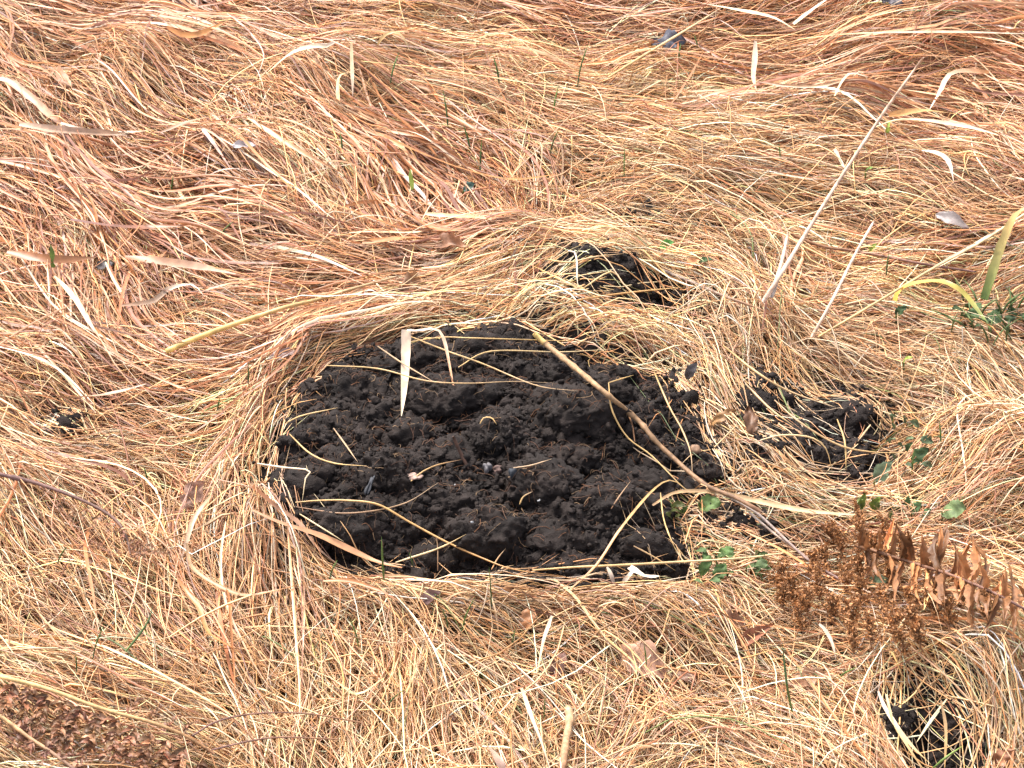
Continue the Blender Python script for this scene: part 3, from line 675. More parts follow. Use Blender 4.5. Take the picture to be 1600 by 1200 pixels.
# chips and pebbles
def stone(name, label, cat, px, py, rx, ry, c, lift=.0, sq=.7, seed=0, lump=.22):
    V, T = ico(4); rs = np.random.default_rng(seed); p = at(px, py, lift); k = ((p-CAM)@FW)/FPX
    f = rs.normal(0, 1, (5, 3))*2.2; h = 1+lump*sum(np.sin(V@f[i]+i*1.3) for i in range(5))/1.6
    V2 = V*h[:, None]*np.array([rx*k, (rx+ry)/2*k, ry*k]); a = rs.random()*.8-.4
    x, z = V2[:, 0]*math.cos(a)-V2[:, 2]*math.sin(a), V2[:, 0]*math.sin(a)+V2[:, 2]*math.cos(a)
    V2 = np.stack([x, V2[:, 1], z], -1)
    n = np.random.default_rng(seed+1).normal(0, .08, len(V))
    o = mesh(name, V2, None, T, mat=M_STONE, col=colour(c)*(1+n[:, None])); o.location = p
    return tag(o, label, cat)
stone('pebble', 'round tan pebble on the soil above the lower end of the twig', 'pebble', 1086, 703, 10, 8, (.22,.13,.08), .002, seed=3, lump=.05)
stone('wood_chip', 'grey wood chip in the middle of the molehill, beside the charred stick', 'wood chip', 761, 732, 6, 11, (.12,.11,.115), .003, seed=8)
stone('wood_chip', 'blunt brownish chip just right of the grey wood chip', 'wood chip', 778, 735, 8, 7, (.12,.075,.065), .002, seed=9)
stone('wood_chip', 'small blue-black chip right of the brownish chip on the molehill', 'wood chip', 801, 740, 5, 8, (.03,.034,.042), .002, seed=12)
stone('wood_chip', 'pinkish pale chip on the soil under the short curved straw', 'wood chip', 646, 744, 11, 4, (.30,.20,.16), .002, seed=14)
stone('wood_chip', 'upright bluish grey sliver in the left of the molehill', 'wood chip', 576, 760, 3.5, 18, (.05,.052,.06), .003, seed=18)
for px, py, r_ in ((713,815,2.2),(738,817,2.4),(1074,645,2.2),(842,782,1.8),(711,758,1.6)):
    o = stone('grit', 'tiny white speck of grit in the black molehill soil', 'grit', px, py, r_, r_, (.34,.34,.35), .0, seed=px, lump=.4); o['group'] = 'white grit in the molehill'
leaf('dead_leaf', 'dark grey curled leaf standing at the far right edge of the molehill', 'leaf', (1072,592), (1090,566), 16, (.06,.05,.05), lb=.008, lt=.02, curl=.15, prof='oval', seed=4)

# long stems right of the molehill
st = empty('dry_reed', at(1200, 465, .01)); tag(st, 'long straight whitish dry stem leaning up to the far right from behind the molehill', 'stem')
stick('stalk', None, None, [(1192,472,.01),(1222,425,.04),(1262,360,.07),(1320,268,.11),(1385,170,.14),(1443,90,.16)], 7, 4, 'pink', 'pink', stiff=0, knots=.12, parent=st)
stick('stub', None, None, [(1205,465,.015),(1220,415,.04),(1232,362,.06)], 9, 4, 'grey', 'pink', stiff=0, parent=st)
stick('dry_reed', 'shorter pinkish dry stem standing right of the long whitish stem', 'stem', [(1268,527,.01),(1300,470,.03),(1335,400,.05),(1366,345,.07)], 5.5, 4, 'pink', 'white', stiff=0)
stick('dry_reed', 'long straight straw rising right across the yellow bent blade', 'stem', [(1278,527,.01),(1340,490,.02),(1397,456,.025),(1460,418,.03),(1530,380,.03),(1605,332,.03)], 4, 4, 'straw', 'pale', stiff=0, mat=M_STRAW)
stick('dry_reed', 'slender dark brown twig lying level below the leaning stems in the right', 'stem', [(1236,366),(1285,385),(1334,392),(1400,404),(1440,412),(1525,425)], 5, 4, 'brown', 'purple', lift=.008)
stick('dry_reed', 'grey brown stem crossing behind the straw-covered soil heap', 'stem', [(1030,420),(1080,440),(1130,462),(1180,480)], 5, 4, 'grey', 'brown', lift=.006)
blade('dry_sedge', 'bright yellow bent blade turning green at its tip, right side', 'grass blade', [(1399,470,.012),(1406,455,.02),(1430,444,.035),(1470,441,.045),(1500,455,.04),(1525,483,.025),(1548,515,.01)], 13, (.72,.42,.08), (.12,.20,.06), fold=.4, roll=.3, twist=.2, taper=(.7,1,.95,.4), stiff=0)
blade('dry_sedge', 'broad fresh green blade with a dry tip standing at the right edge', 'grass blade', [(1538,468,.01),(1552,425,.03),(1568,378,.05),(1590,335,.07),(1620,322,.075)], 16, 'green', 'straw', fold=.5, roll=.2, twist=.1, taper=(.7,1,.9,.4), stiff=0)
B('pale straw lying at the right edge below the broad green blade', [(1460,418),(1520,385),(1560,360),(1605,340)], 8, 'white', 'pale', lift=.012)
stick('yellow_reed', 'thick bright yellow stalk tapering to the right, left of the molehill', 'stalk', [(259,549,.012),(300,531,.018),(350,512,.02),(400,495,.018),(450,479,.014),(500,467,.012),(555,450,.012),(620,432,.010)], 10, 3.5, (.78,.54,.18), 'tan', stiff=2, sides=10, mat=M_SEDGE)
# blades in the straw, far right
for lab, pts, w_, c0, c1 in (
 ('upright bleached blade with a narrow foot in the far right centre', [(1180,64,.03),(1179,95,.02),(1177,120,.015),(1182,142,.01)], 9, 'white', 'tan'),
 ('white blade hanging from a rust bend at the far right', [(1545,113),(1505,111,.02),(1482,118,.025),(1468,145,.015),(1452,172,.01)], 9, 'rust', 'white'),
 ('long pale flat blade near the top edge, right of the dark bluish leaf', [(1070,0),(1110,8),(1145,14),(1205,26),(1242,46)], 7, 'white', 'pale'),
 ('stout pale blade slanting up to the top edge', [(1240,38),(1265,20),(1296,-4)], 9, 'pale', 'white'),
 ('very long pale straw lying level near the top right corner', [(1246,62),(1320,54),(1400,51),(1500,50),(1610,53)], 5.5, 'straw', 'white'),
 ('broad pale arched blade lying level at the far right', [(1366,200),(1395,190),(1425,188),(1480,193),(1520,200),(1562,212)], 9, 'pale', 'white'),
 ('small white hooked blade at the right under the broad arched blade', [(1440,236),(1464,240),(1481,252),(1490,284)], 9, 'white', 'white'),
 ('pinkish drooping blade close to the right edge', [(1500,180),(1532,178),(1565,206),(1580,228),(1588,248)], 7, 'tan', 'white'),
 ('stubby white blade tip beside the long whitish stem', [(1304,233),(1310,246),(1319,262)], 10, 'white', 'white'),
 ('broad rust orange blade curling level at the far right', [(1384,70),(1400,80),(1420,87),(1455,82)], 12, 'rust', 'orange'),
 ('wide orange blade lying level left of the broad arched blade', [(1388,180),(1415,176),(1445,174),(1480,176)], 11, 'orange', 'straw'),
 ('dark stem with a gentle sag, right of the middle at the top', [(1183,128),(1230,134),(1285,134),(1320,126),(1356,124)], 5, 'brown', 'tan'),
 ('curled white blade with a bent neck near the dark sagging stem', [(1305,150),(1318,125),(1330,115),(1356,120)], 6, 'pale', 'white'),
 ('thin straw leaning right up past the dark bluish leaf', [(950,121),(1010,84),(1080,42),(1130,10)], 4.4, 'straw', 'pale'),
 ('long level pale straw in the top centre', [(565,96),(677,108),(740,117),(817,129),(905,143)], 5, 'straw', 'pale'),
 ('arched straw like a hoop in the top centre', [(590,70,.01),(598,58,.02),(611,50,.03),(628,56,.03),(640,80,.01)], 5.5, 'straw', 'pale'),
 ('big white bent blade in the top left centre', [(522,66,.02),(510,72,.022),(490,72,.02),(455,84,.015),(416,115,.01)], 7.5, 'white', 'pale'),
 ('upright thin pale blade right of the big white bent blade', [(549,68,.03),(550,100,.02),(551,152,.01)], 6, 'pale', 'white'),
 ('short upright pale blade left of the thin upright one', [(529,160,.01),(528,140,.018),(530,120,.02),(540,114,.02)], 6.5, 'pale', 'straw'),
 ('long sagging rust brown blade in the upper centre', [(600,212),(625,224),(670,244),(730,266),(800,280),(872,272)], 7, 'rust', 'orange'),
 ('rust brown blade running level into the crumpled brown leaf', [(566,379),(600,376),(640,372),(672,372)], 11, 'rust', 'orange'),
 ('dark rust blade with a drooping end above the crumpled brown leaf', [(618,322),(645,340),(680,358),(728,360)], 10, 'red', 'rust'),
 ('straight pale blade level with the crumpled brown leaf', [(665,334),(702,337),(735,338),(768,343)], 7, 'pale', 'straw'),
 ('thick brown curved blade entering from the left edge', [(-10,124),(12,127),(32,140),(60,162),(80,182),(118,208)], 13, 'pink', 'red'),
 ('dull grey blade arching over a dark hollow in the upper left', [(252,206),(290,192),(332,182),(380,178)], 7, 'brown', 'tan'),
 ('long reddish blade running down right from the dark hollow in the upper left', [(385,183),(410,200),(437,217),(480,242),(530,268)], 8, 'pale', 'red'),
 ('bleached flat blade sloping down in the left, above the black clod', [(84,432),(108,456),(125,478),(140,505),(160,535)], 8.5, 'pale', 'pink'),
 ('folded blade bent like a roof just above the black clod', [(58,616),(75,595),(91,580),(115,605),(150,645)], 6.5, 'pale', 'white'),
 ('flat pinkish blade lying level right above the black clod', [(86,622),(125,621),(168,617),(228,600)], 9, 'brown', 'pink'),
 ('broad dark red blade lying level at the left edge', [(10,395),(50,402),(100,406),(150,402)], 15, 'red', 'brown'),
 ('wide red brown blade pointing right in the left centre', [(195,402),(250,408),(310,416),(368,428)], 13, 'red', 'pink'),
 ('twisted brown and white blade above the yellow stalk', [(190,478),(240,470),(262,452),(300,445),(318,462)], 8, 'brown', 'white'),
 ('bundle-like broad brown blade running level across the upper left', [(30,195),(90,203),(160,208),(225,212)], 12, 'pink', 'brown'),
 ('long pale blade curving below the level brown blade in the upper left', [(95,192),(140,205),(200,207),(262,200)], 7, 'white', 'tan'),
 ('rust blade lying level in the top left', [(260,42),(285,55),(315,52),(355,32)], 10, 'rust', 'orange'),
 ('dark brown blade under the pale crest in the left', [(110,344),(160,352),(215,356),(300,352)], 12, 'purple', 'red'),
 ('orange brown blade that makes the outer left rim of the molehill loop', [(330,775),(322,785),(301,815),(290,850),(280,882)], 8, 'tan', 'pink'),
 ('orange blade looping right in front of the molehill from the near left', [(291,848),(297,882),(315,900),(350,920),(385,931),(437,922),(492,906)], 7, 'tan', 'rust'),
 ('twisted orange blade winding down to the near left', [(278,906),(296,930),(312,952),(324,987),(345,1003),(367,1015),(398,1042)], 8, 'rust', 'orange'),
 ('curved red blade in front of the near left edge of the molehill', [(505,909),(545,908),(585,920),(622,938)], 7.5, 'rust', 'red'),
 ('stiff reddish blade sloping along the left edge of the molehill', [(395,760),(430,790),(470,820),(500,860),(540,890)], 8, 'red', 'pink'),
 ('papery white blade fold just in front of the molehill, right', [(984,886,.012),(998,897,.02),(1012,902,.02),(1030,900,.012)], 15, 'white', 'white'),
 ('narrow white blade bent beside the papery white fold', [(948,886,.015),(955,900,.015),(960,915,.006)], 8, 'white', 'grey'),
 ('grey white blade leaning left of the papery white fold', [(992,890,.015),(980,903,.012),(968,915,.006)], 8, 'white', 'grey'),
 ('pale pink blade sloping down at the near edge of the picture, centre', [(760,1166),(775,1185),(792,1210)], 16, 'pink', 'purple'),
 ('pale blade leaning left near the near edge of the picture, centre', [(600,1060),(560,1085),(525,1065)], 5, 'straw', 'pale'),
 ('straight pale blade leaning down through the near centre straw', [(862,962),(850,1000),(840,1050)], 6, 'white', 'straw'),
 ('long pale blade sweeping down right from the near edge of the molehill', [(865,905),(900,935),(940,990),(985,1030),(1010,1062)], 7, 'pale', 'straw'),
 ('long straight pale straw leaning steeply at the near centre edge', [(815,1075),(830,1120),(845,1160),(862,1210)], 7, 'pale', 'white'),
 ('white curved straw hooked over the feathery brown herb', [(1280,975,.02),(1290,985,.02),(1300,1005,.012),(1306,1030,.008)], 6, 'white', 'white'),
 ('tall pale straw arched over the burrow hole', [(1384,1085,.012),(1395,1130,.03),(1420,1170,.03),(1445,1205,.02)], 6, 'pale', 'straw'),
 ('pale straw slanting back over the burrow hole', [(1480,1092,.02),(1455,1125,.025),(1432,1160,.02)], 5, 'pale', 'pale'),
 ('straw hanging down the right wall of the burrow hole', [(1470,1095,.02),(1478,1140,.02),(1476,1205,.012)], 5, 'tan', 'straw'),
 ('broad straw bowed along the left wall of the burrow hole', [(1372,1080,.012),(1385,1110,.012),(1420,1160,.02),(1455,1195,.02)], 7, 'white', 'straw'),
 ('straw crossing the straw-covered soil heap from its left peak to the right', [(852,405),(890,410),(925,402),(975,396)], 3.4, 'straw', 'tan'),
 ('white straw bent down over the left peak of the straw-covered soil heap', [(888,392),(900,398),(902,440),(905,450)], 3.6, 'white', 'white'),
 ('orange straw along the near side of the straw-covered soil heap', [(865,478),(920,466),(985,457),(1075,448)], 3.8, 'orange', 'straw'),
 ('straw peaked like a tent on the straw-covered soil heap', [(912,450),(955,424),(975,445),(1005,478)], 3.2, 'straw', 'pale'),
 ('stout straw sloping down the left of the straw-covered soil heap', [(825,412),(860,430),(905,450),(940,462)], 5.5, 'straw', 'straw'),
 ('thin curved straw arching over the soil heap on the right', [(1188,688,.01),(1220,680,.022),(1265,683,.025),(1290,700,.02),(1300,735,.008)], 3.4, 'pale', 'straw'),
 ('long thin straw sagging level across the soil heap on the right', [(1210,625,.02),(1250,660,.02),(1310,695,.02),(1360,706,.018),(1420,708,.012)], 3.6, 'tan', 'straw'),
 ('steep straw standing in the soil heap on the right', [(1308,655,.02),(1320,690,.02),(1322,735,.01)], 3.4, 'straw', 'straw'),
 ('short straw leaning left in the soil heap on the right', [(1360,664,.015),(1340,690,.015)], 3.2, 'pale', 'tan'),
 ('long straw falling from the molehill rim into the soil heap on the right', [(1130,540,.02),(1180,580,.025),(1230,610,.02),(1300,635,.015)], 4.4, 'straw', 'tan'),
 ('thin straw falling steeply beside the soil heap on the right', [(1165,600,.02),(1205,640,.02),(1240,665,.012)], 4, 'tan', 'straw'),
 ):
    lf = .022 if min(samp(SD, *at(a[0], a[1])[:2]) for a in pts) > .004 else .006
    nm = 'dry_sedge' if w_ > 6.2 else 'fallen_straw'
    blade(nm, lab, 'grass blade', pts, w_, c0, c1, lift=lf*.75 if lf > .01 else lf, fold=random.uniform(.15, .6), roll=random.uniform(-.2, .5), twist=.5, stiff=3)
# grey stalks right of the molehill
stick('dry_reed', 'thin grey stem running down right from the round green leaf', 'stem', [(1128,770),(1180,800),(1235,850),(1270,880),(1325,912)], 5, 4, 'grey', 'purple', lift=.014)
stick('dry_reed', 'second grey stem, just below and parallel to the thin grey one', 'stem', [(1170,800),(1215,838),(1258,868),(1300,905)], 4, 3.5, 'grey', 'brown', lift=.012)
stick('dry_reed', 'reddish stem lying level below the row of fern leaflets', 'stem', [(1425,924),(1480,923),(1540,927),(1610,932)], 6, 4.5, 'rust', 'tan', lift=.02)
stick('dry_reed', 'brown stick standing at the near edge, a pale knob on its top', 'stick', [(888,1103,.01),(890,1125,.012),(884,1160,.012),(877,1215,.008)], 13, 11, 'tan', 'brown', stiff=0, knots=.3)
stick('dry_reed', 'hair-thin curved brown stem in the near left, above its lower twin', 'stem', [(300,1150),(340,1127),(400,1115),(480,1115),(570,1130)], 3, 2.5, 'purple', 'brown', lift=.018)
stick('dry_reed', 'hair-thin curved brown stem in the near left, below its upper twin', 'stem', [(330,1172),(390,1158),(440,1152),(530,1155)], 3, 2.5, 'purple', 'brown', lift=.018)

# dead leaves
D = lambda lab, pb, pt, w_, c0, c1=None, lb=.004, lt=.008, **k: leaf('dead_leaf', lab, 'leaf', pb, pt, w_, c0, c1, lb=lb-.006, lt=lt-.004, **k)
D('rolled red-brown leaf in the near right straw, left of the feathery herb', (1152,1012), (1210,975), 22, (.30,.13,.08), (.22,.08,.04), fold=1.3, curl=.05, prof='strap', seed=21, lb=.006, lt=.014)
D('large crumpled tan leaf lying in the near straw right of centre', (968,1008), (1042,1062), 52, (.38,.21,.13), (.32,.18,.13), fold=.15, curl=.08, wob=.22, seed=22, lb=.004, lt=.002)
D('dark maroon leaf upright left of the large crumpled tan leaf', (862,1062), (882,1018), 24, (.12,.055,.045), (.2,.1,.075), seed=23, wob=.2, lb=.0, lt=.008)
D('small orange-brown leaf just in front of the molehill', (818,985), (832,948), 26, (.34,.15,.065), seed=24, wob=.2, lb=.0, lt=.006)
D('brown broken leaf beside the green shoot in the near right', (1232,1072), (1292,1052), 26, (.30,.14,.075), (.42,.26,.16), seed=25, wob=.25, fold=.4, lb=.004, lt=.010)
D('crumpled dark brown leaf at the end of the level rust blade', (676,382), (732,388), 26, (.17,.09,.06), (.30,.14,.07), seed=26, wob=.35, fold=.5, lb=.01, lt=.012)
D('pale lilac dead leaf in the straw left of the molehill', (418,562), (468,548), 16, (.36,.28,.27), (.30,.2,.17), seed=27, wob=.25, lb=.008, lt=.012)
D('dark bluish glossy leaf lying in the straw near the top, right of centre', (1016,70), (1072,66), 28, (.045,.045,.06), (.12,.12,.15), seed=28, wob=.4, fold=.5, curl=.12, lb=.01, lt=.012)
D('dark purplish leaf at the very top edge, right', (1378,2), (1412,6), 18, (.07,.06,.07), seed=29, wob=.3, lb=.012, lt=.012)
D('pinkish brown oval leaf pressed in the straw at the upper left', (76,112), (112,136), 24, (.36,.19,.11), (.28,.15,.09), seed=30, wob=.2, lb=.012, lt=.014)
D('small pale lilac leaf scrap in the dark hollow of the upper left', (362,228), (400,227), 14, (.45,.40,.40), seed=31, wob=.2, lb=.012, lt=.014)
D('grey lilac leaf half buried at the right, below the long whitish stem', (1462,335), (1515,358), 20, (.30,.26,.25), (.16,.12,.11), seed=32, wob=.2, lb=.012, lt=.01)
D('curled brown leaf on the straw between the molehill and the right soil heap', (1176,680), (1168,636), 22, (.17,.085,.045), (.12,.06,.035), seed=33, wob=.35, fold=.7, lb=.008, lt=.025)
D('golden brown crumpled leaf left of the curled brown leaf', (1110,664), (1152,640), 14, (.34,.19,.08), (.22,.11,.05), seed=34, wob=.35, fold=.5, lb=.008, lt=.02)
D('greyish pink dead leaf left of the molehill, by the orange rim blade', (285,795), (320,752), 32, (.36,.22,.17), (.30,.17,.12), seed=35, wob=.25, lb=.004, lt=.012)
D('small orange leaf behind the molehill, beside the dark green leaf', (1070,418), (1094,407), 16, (.52,.24,.11), seed=36, wob=.15, lb=.012, lt=.016)
D('brown leaf scrap in the near right corner of the picture, by the burrow hole', (1555,1192), (1585,1172), 26, (.28,.13,.07), seed=37, wob=.3, lb=.015, lt=.02)
D('brown curled leaf on the flank of the feathery herb, near its left', (1120,960), (1168,985), 24, (.20,.10,.06), (.26,.13,.08), seed=38, wob=.3, fold=.5, lb=.006, lt=.008)
D('coiled dark brown leaf at the tip of the yellow stalk', (622,455), (662,440), 24, (.18,.10,.06), (.33,.17,.08), seed=39, wob=.45, fold=.7, curl=.2, lb=.01, lt=.012)
D('dark purple-brown leaf upright left of the pale leaf in front of the molehill', (655,940), (690,925), 20, (.16,.09,.08), seed=40, wob=.3, lb=.004, lt=.012)
D('brown narrow leaf under the large tan leaf', (1050,1050), (1090,1065), 20, (.22,.12,.08), seed=41, wob=.3, lb=.004, lt=.008)
D('dark flat leaf in the left straw above the wide bleached blade', (150,418), (178,412), 16, (.07,.06,.06), seed=42, wob=.2, lb=.01, lt=.012)

# green leaves: each a small plant of its own
def greens(label, items, c, seed):
    pb = items[0][0]; root = empty('green_seedling', at(pb[0], pb[1]+6, .0)); tag(root, label, 'plant')
    for i, (b, t, w_, pr) in enumerate(items):
        leaf('leaf', None, None, b, t, w_, np.clip(colour(c)*random.uniform(.75, 1.25), 0, 1), None, parent=root, mat=M_GREEN, seed=seed+i, prof=pr, wob=.2, fold=.25, curl=.08, lb=.002, lt=.014)
        m = ((b[0]+t[0])/2, (b[1]+t[1])/2)
    stick('stalk', None, None, [(pb[0], pb[1]+14, -.01), (pb[0], pb[1], .010)], 3, 2.5, 'dgreen', 'green', stiff=0, parent=root, sides=5)
greens('round bright green leaf at the right edge of the molehill, under the twig', [((1092,792),(1126,784),26,'round'), ((1066,806),(1074,790),10,'oval')], (.10,.155,.05), 60)
greens('greyish green oval leaf at the near end of the soil heap on the right', [((1366,752),(1396,720),24,'oval')], 'ggreen', 62)
greens('dark green leaf right of the soil heap on the right', [((1424,722),(1452,700),22,'oval'), ((1416,705),(1428,692),12,'oval')], 'dgreen', 64)
greens('single round green leaf in pale straw, right of the twin small leaves', [((1472,800),(1510,795),32,'round')], (.12,.165,.07), 67)
greens('twin small olive leaves below the greyish green oval leaf', [((1342,798),(1352,770),12,'oval'), ((1362,796),(1376,776),16,'oval')], (.13,.17,.035), 69)
greens('cluster of green leaves in front of the right edge of the molehill', [((1096,900),(1108,868),18,'oval'),((1118,905),(1134,880),22,'oval'),((1122,868),(1148,858),18,'oval'),((1110,885),(1098,862),14,'oval')], (.09,.15,.05), 72)
greens('pair of pale green leaves right of the leaf cluster in front of the molehill', [((1166,886),(1204,880),18,'oval'),((1180,876),(1195,866),10,'oval')], (.13,.19,.08), 77)
greens('pale green round leaf among the feathery brown herb', [((1358,914),(1386,904),20,'round')], (.22,.30,.17), 80)
greens('small dark green leaf behind the straw-covered soil heap', [((1030,386),(1054,378),14,'oval')], (.06,.16,.04), 82)
greens('darker green leaf beside the small orange leaf behind the molehill', [((1090,414),(1114,406),13,'oval')], 'dgreen', 84)
greens('clump of dark green leaves at the foot of the broad green blade', [((1545,510),(1562,485),22,'oval'),((1512,500),(1530,482),20,'oval'),((1568,505),(1590,490),16,'oval')], 'dgreen', 86)
greens('dark green leaf just left of the yellow bent blade foot', [((1400,492),(1416,478),14,'oval')], 'dgreen', 90)
greens('tiny bright green leaf in the straw above the soil heap on the right', [((1412,566),(1426,558),9,'oval')], 'lgreen', 92)
greens('tiny green leaf beside the long whitish stem', [((1352,270),(1364,262),9,'oval')], 'green', 94)
greens('dark teal leaf in the straw of the upper centre', [((724,298),(742,286),14,'oval')], (.05,.09,.075), 96)
greens('tiny light green leaf above the dark brown twig', [((1358,394),(1370,380),9,'oval')], 'lgreen', 98)
greens('three-leaved dark green plant in the straw just left of the single round green leaf', [((1424,800),(1440,785),16,'oval'),((1440,806),(1456,796),12,'oval'),((1416,790),(1420,775),10,'oval')], (.08,.14,.06), 101)
def patch(label, cx, cy, rx, ry, n, c, seed, w0=8, w1=17):
    r_ = random.Random(seed); it = []
    for _ in range(n):
        x, y = cx+r_.uniform(-rx, rx), cy+r_.uniform(-ry, ry); a = r_.uniform(-3, .3); l = r_.uniform(w0, w1)*1.25
        it.append(((x, y), (x+l*math.cos(a), y+l*.7*math.sin(a)), l*r_.uniform(.45, .75), r_.choice(('oval', 'oval', 'round'))))
    greens(label, it, c, seed)
patch('low dull green plant spreading in front of the right edge of the molehill', 1145, 885, 65, 28, 16, (.075,.115,.045), 400)
patch('low dark green plant between the molehill and the round bright green leaf', 1062, 800, 18, 18, 6, (.09,.10,.03), 430)
patch('low grey green plant in the straw just right of the soil heap on the right', 1425, 690, 40, 40, 14, (.085,.115,.06), 440)
patch('low dark green plant at the right edge under the broad green blade', 1550, 500, 50, 30, 16, (.05,.085,.035), 470)
patch('scattered small green leaves under the twin olive leaves', 1360, 800, 40, 20, 8, (.10,.13,.045), 500, 6, 13)
# green shoots
B('short wide fresh green shoot tip in the upper centre straw', [(644,296,.008),(642,280,.02),(641,264,.03)], 8, 'lgreen', 'lgreen', stiff=0)
B('green blade standing in the left straw, above the bleached flat blade', [(83,418,.008),(82,398,.025),(79,382,.035)], 9, 'green', 'green', stiff=0)
B('short yellow-green shoot beside the broad arched blade', [(1386,208,.01),(1388,198,.02),(1390,190,.025)], 7, 'lgreen', 'lgreen', stiff=0)
B('thick dark green shoot standing in the near right straw', [(1238,1112,.01),(1231,1080,.04),(1226,1040,.06),(1222,1002,.08)], 4.4, 'green', 'dgreen', stiff=0)
B('bright green shoot bending out of the burrow hole', [(1458,1200,.015),(1480,1182,.03),(1505,1165,.04)], 4.4, 'green', 'lgreen', stiff=0)
B('long green blade leaning right in the near left straw', [(196,1018,.01),(215,995,.02),(232,970,.035),(239,945,.045)], 4, 'green', 'dgreen', stiff=0)
B('stiff green blade standing at the near edge of the molehill', [(600,905,.01),(598,880,.03),(596,838,.055)], 4, 'green', 'green', stiff=0)
GS = 'thin green grass shoots in the straw'
for x, y, dx, h in ((388,600,0,32),(975,276,1,48),(1219,246,-2,22),(145,1030,18,55),(120,1050,-2,30),(768,950,-4,65),(722,985,20,52),(268,300,3,28),(345,368,22,24),(902,136,18,70),
                    (700,200,-8,60),(735,240,-12,48),(865,175,8,42),(860,240,14,40),(780,130,-10,45),(1385,430,4,36),(1330,265,2,22),(1425,740,4,40),(1470,690,-2,32),(610,130,14,50),(750,270,3,55),
                    (340,640,4,20),(230,750,-6,22),(560,1010,-14,45),(800,1010,6,30),(1010,1040,-4,36),(700,980,-10,30),(90,880,18,30),(1310,1060,30,18),(850,1125,2,40),(605,1105,30,30),(535,235,-4,30),(1545,190,-2,25),(515,905,12,30),(645,885,-6,22),(1060,95,4,28),(1090,75,-6,22)):
    blade('grass_shoot', 'thin green grass shoot standing up out of the dead straw', 'grass shoot', [(x,y,.006),(x+dx*.3,y-h*.45,.006+h*.0003),(x+dx,y-h,.006+h*.0006)], random.uniform(2.4,3.2), 'dgreen' if random.random() < .6 else 'green', 'green', stiff=0, group=GS, mat=M_GREEN)

for i in range(24):
    x, y = 1480+random.random()*118, 465+random.random()*80; h = random.uniform(18, 48); dx = random.uniform(-45, 45)
    blade('grass_shoot', 'dark green grass blade of the tuft by the broad green blade at the right edge', 'grass shoot', [(x,y,.004),(x+dx*.3,y-h*.5,.02),(x+dx,y-h,.028)], random.uniform(2.6,4.2), (.07,.11,.04), (.15,.19,.07), stiff=0, group='green grass tuft at the right edge', mat=M_GREEN)
# dead ferns
def frond(label, rach, w0, w1, c0, c1, pin, cpin, lift):
    root = empty('dead_fern', at(rach[0][0], rach[0][1], lift)); tag(root, label, 'fern')
    stick('stem', None, None, rach, w0, w1, c0, c1, lift=lift, parent=root, stiff=4, knots=.3)
    for i, (b, t, w_, lb, lt, sd_) in enumerate(pin):
        pb, pt = at(b[0], b[1], lb), at(t[0], t[1], lt); k = ((pb-CAM)@FW)/FPX
        rs = np.random.default_rng(900+sd_); Vs, Qs, Cs, off = [], [], [], 0; nl = max(7, int(np.hypot(t[0]-b[0], t[1]-b[1])/3.4))
        mid = (pb+pt)/2+rs.normal(0, .004, 3)
        for j in range(nl*2):
            u = (j//2+.5)/nl; p = pb*(1-u)**2+2*mid*u*(1-u)+pt*u*u
            ax_ = (pt-pb)/np.linalg.norm(pt-pb); sdv = np.cross(ax_, (0, -.4, 1)); sg = 1 if j % 2 else -1
            dirv = ax_*rs.uniform(.5, 1.0)+sdv*sg*rs.uniform(.5, 1.0)+np.array([0, 0, rs.uniform(-.1, .5)])+rs.normal(0, .16, 3)
            dirv /= np.linalg.norm(dirv); ll = w_*k*rs.uniform(.45, .85)*(1-.55*u)
            V, q, uu, vv = leaf_geo(p, p+dirv*ll, ll*rs.uniform(.22, .45), rs.normal(0, .4, 3)+(0, -.3, 1), fold=rs.uniform(.2, 1.2), curl=rs.uniform(-.2, .3), prof='lance', wob=.35, nu=6, nv=4, seed=int(rs.integers(1e6)))
            cc = np.tile(colour(cpin)*np.exp(rs.normal(0, .35))*np.exp(rs.normal(0, .06, 3)), (len(V), 1))
            Vs.append(V); Qs.append(q+off); Cs.append(cc); off += len(V)
        o = mesh('pinna', np.concatenate(Vs), np.concatenate(Qs), mat=M_LEAF, col=np.clip(np.concatenate(Cs), .01, .8)); adopt(o, root)
rA = [(-30,1046),(0,1057),(45,1068),(85,1080),(133,1098),(175,1112),(235,1128),(290,1150),(335,1178)]
pA = [((20+i*27, 1064+i*10.2), (20+i*27-20+8*(i % 2), 1064+i*10.2+72-2*i), 34, .019, .012, i) for i in range(11)]
pA += [((200+i*28, 1118+i*13), (228+i*28, 1092+i*12), 18, .022, .018, 20+i) for i in range(4)]
pA += [((40+i*45+(i%3)*9, 1128+i*11), (30+i*48, 1168+i*9), 30, .016, .012, 90+i) for i in range(7)]
frond('brown dead fern frond on a pale yellow stem in the near left corner', rA, 7.5, 5, (.62,.42,.18), 'brown', pA, (.22,.105,.055), .026)
rB = [(-20,1110),(5,1122),(45,1152),(80,1175),(120,1205),(150,1230)]
pB = [((5+i*22, 1124+i*15), (28+i*22, 1118+i*14), 24, .019, .014, 40+i) for i in range(6)]+[((30+i*24, 1142+i*15), (18+i*24, 1165+i*15), 24, .019, .014, 50+i) for i in range(3)]
frond('second dead fern frond, lower and darker, cut by the near left corner', rB, 7, 5, (.42,.25,.11), 'purple', pB, (.18,.085,.05), .018)
rC = [(-15,738),(25,747),(60,756),(105,772),(150,792),(180,812),(196,835),(204,866)]
pC = [((100+i*18, 776+i*10), (88+i*20, 806+i*9), 17, .02, .016, 60+i) for i in range(6)]+[((198+i*3, 846+i*6), (225+i*16, 848+i*6), 16, .02, .016, 70+i) for i in range(4)]+[((150,850),(192,872),12,.01,.01,76),((120,838),(160,862),12,.01,.01,77)]
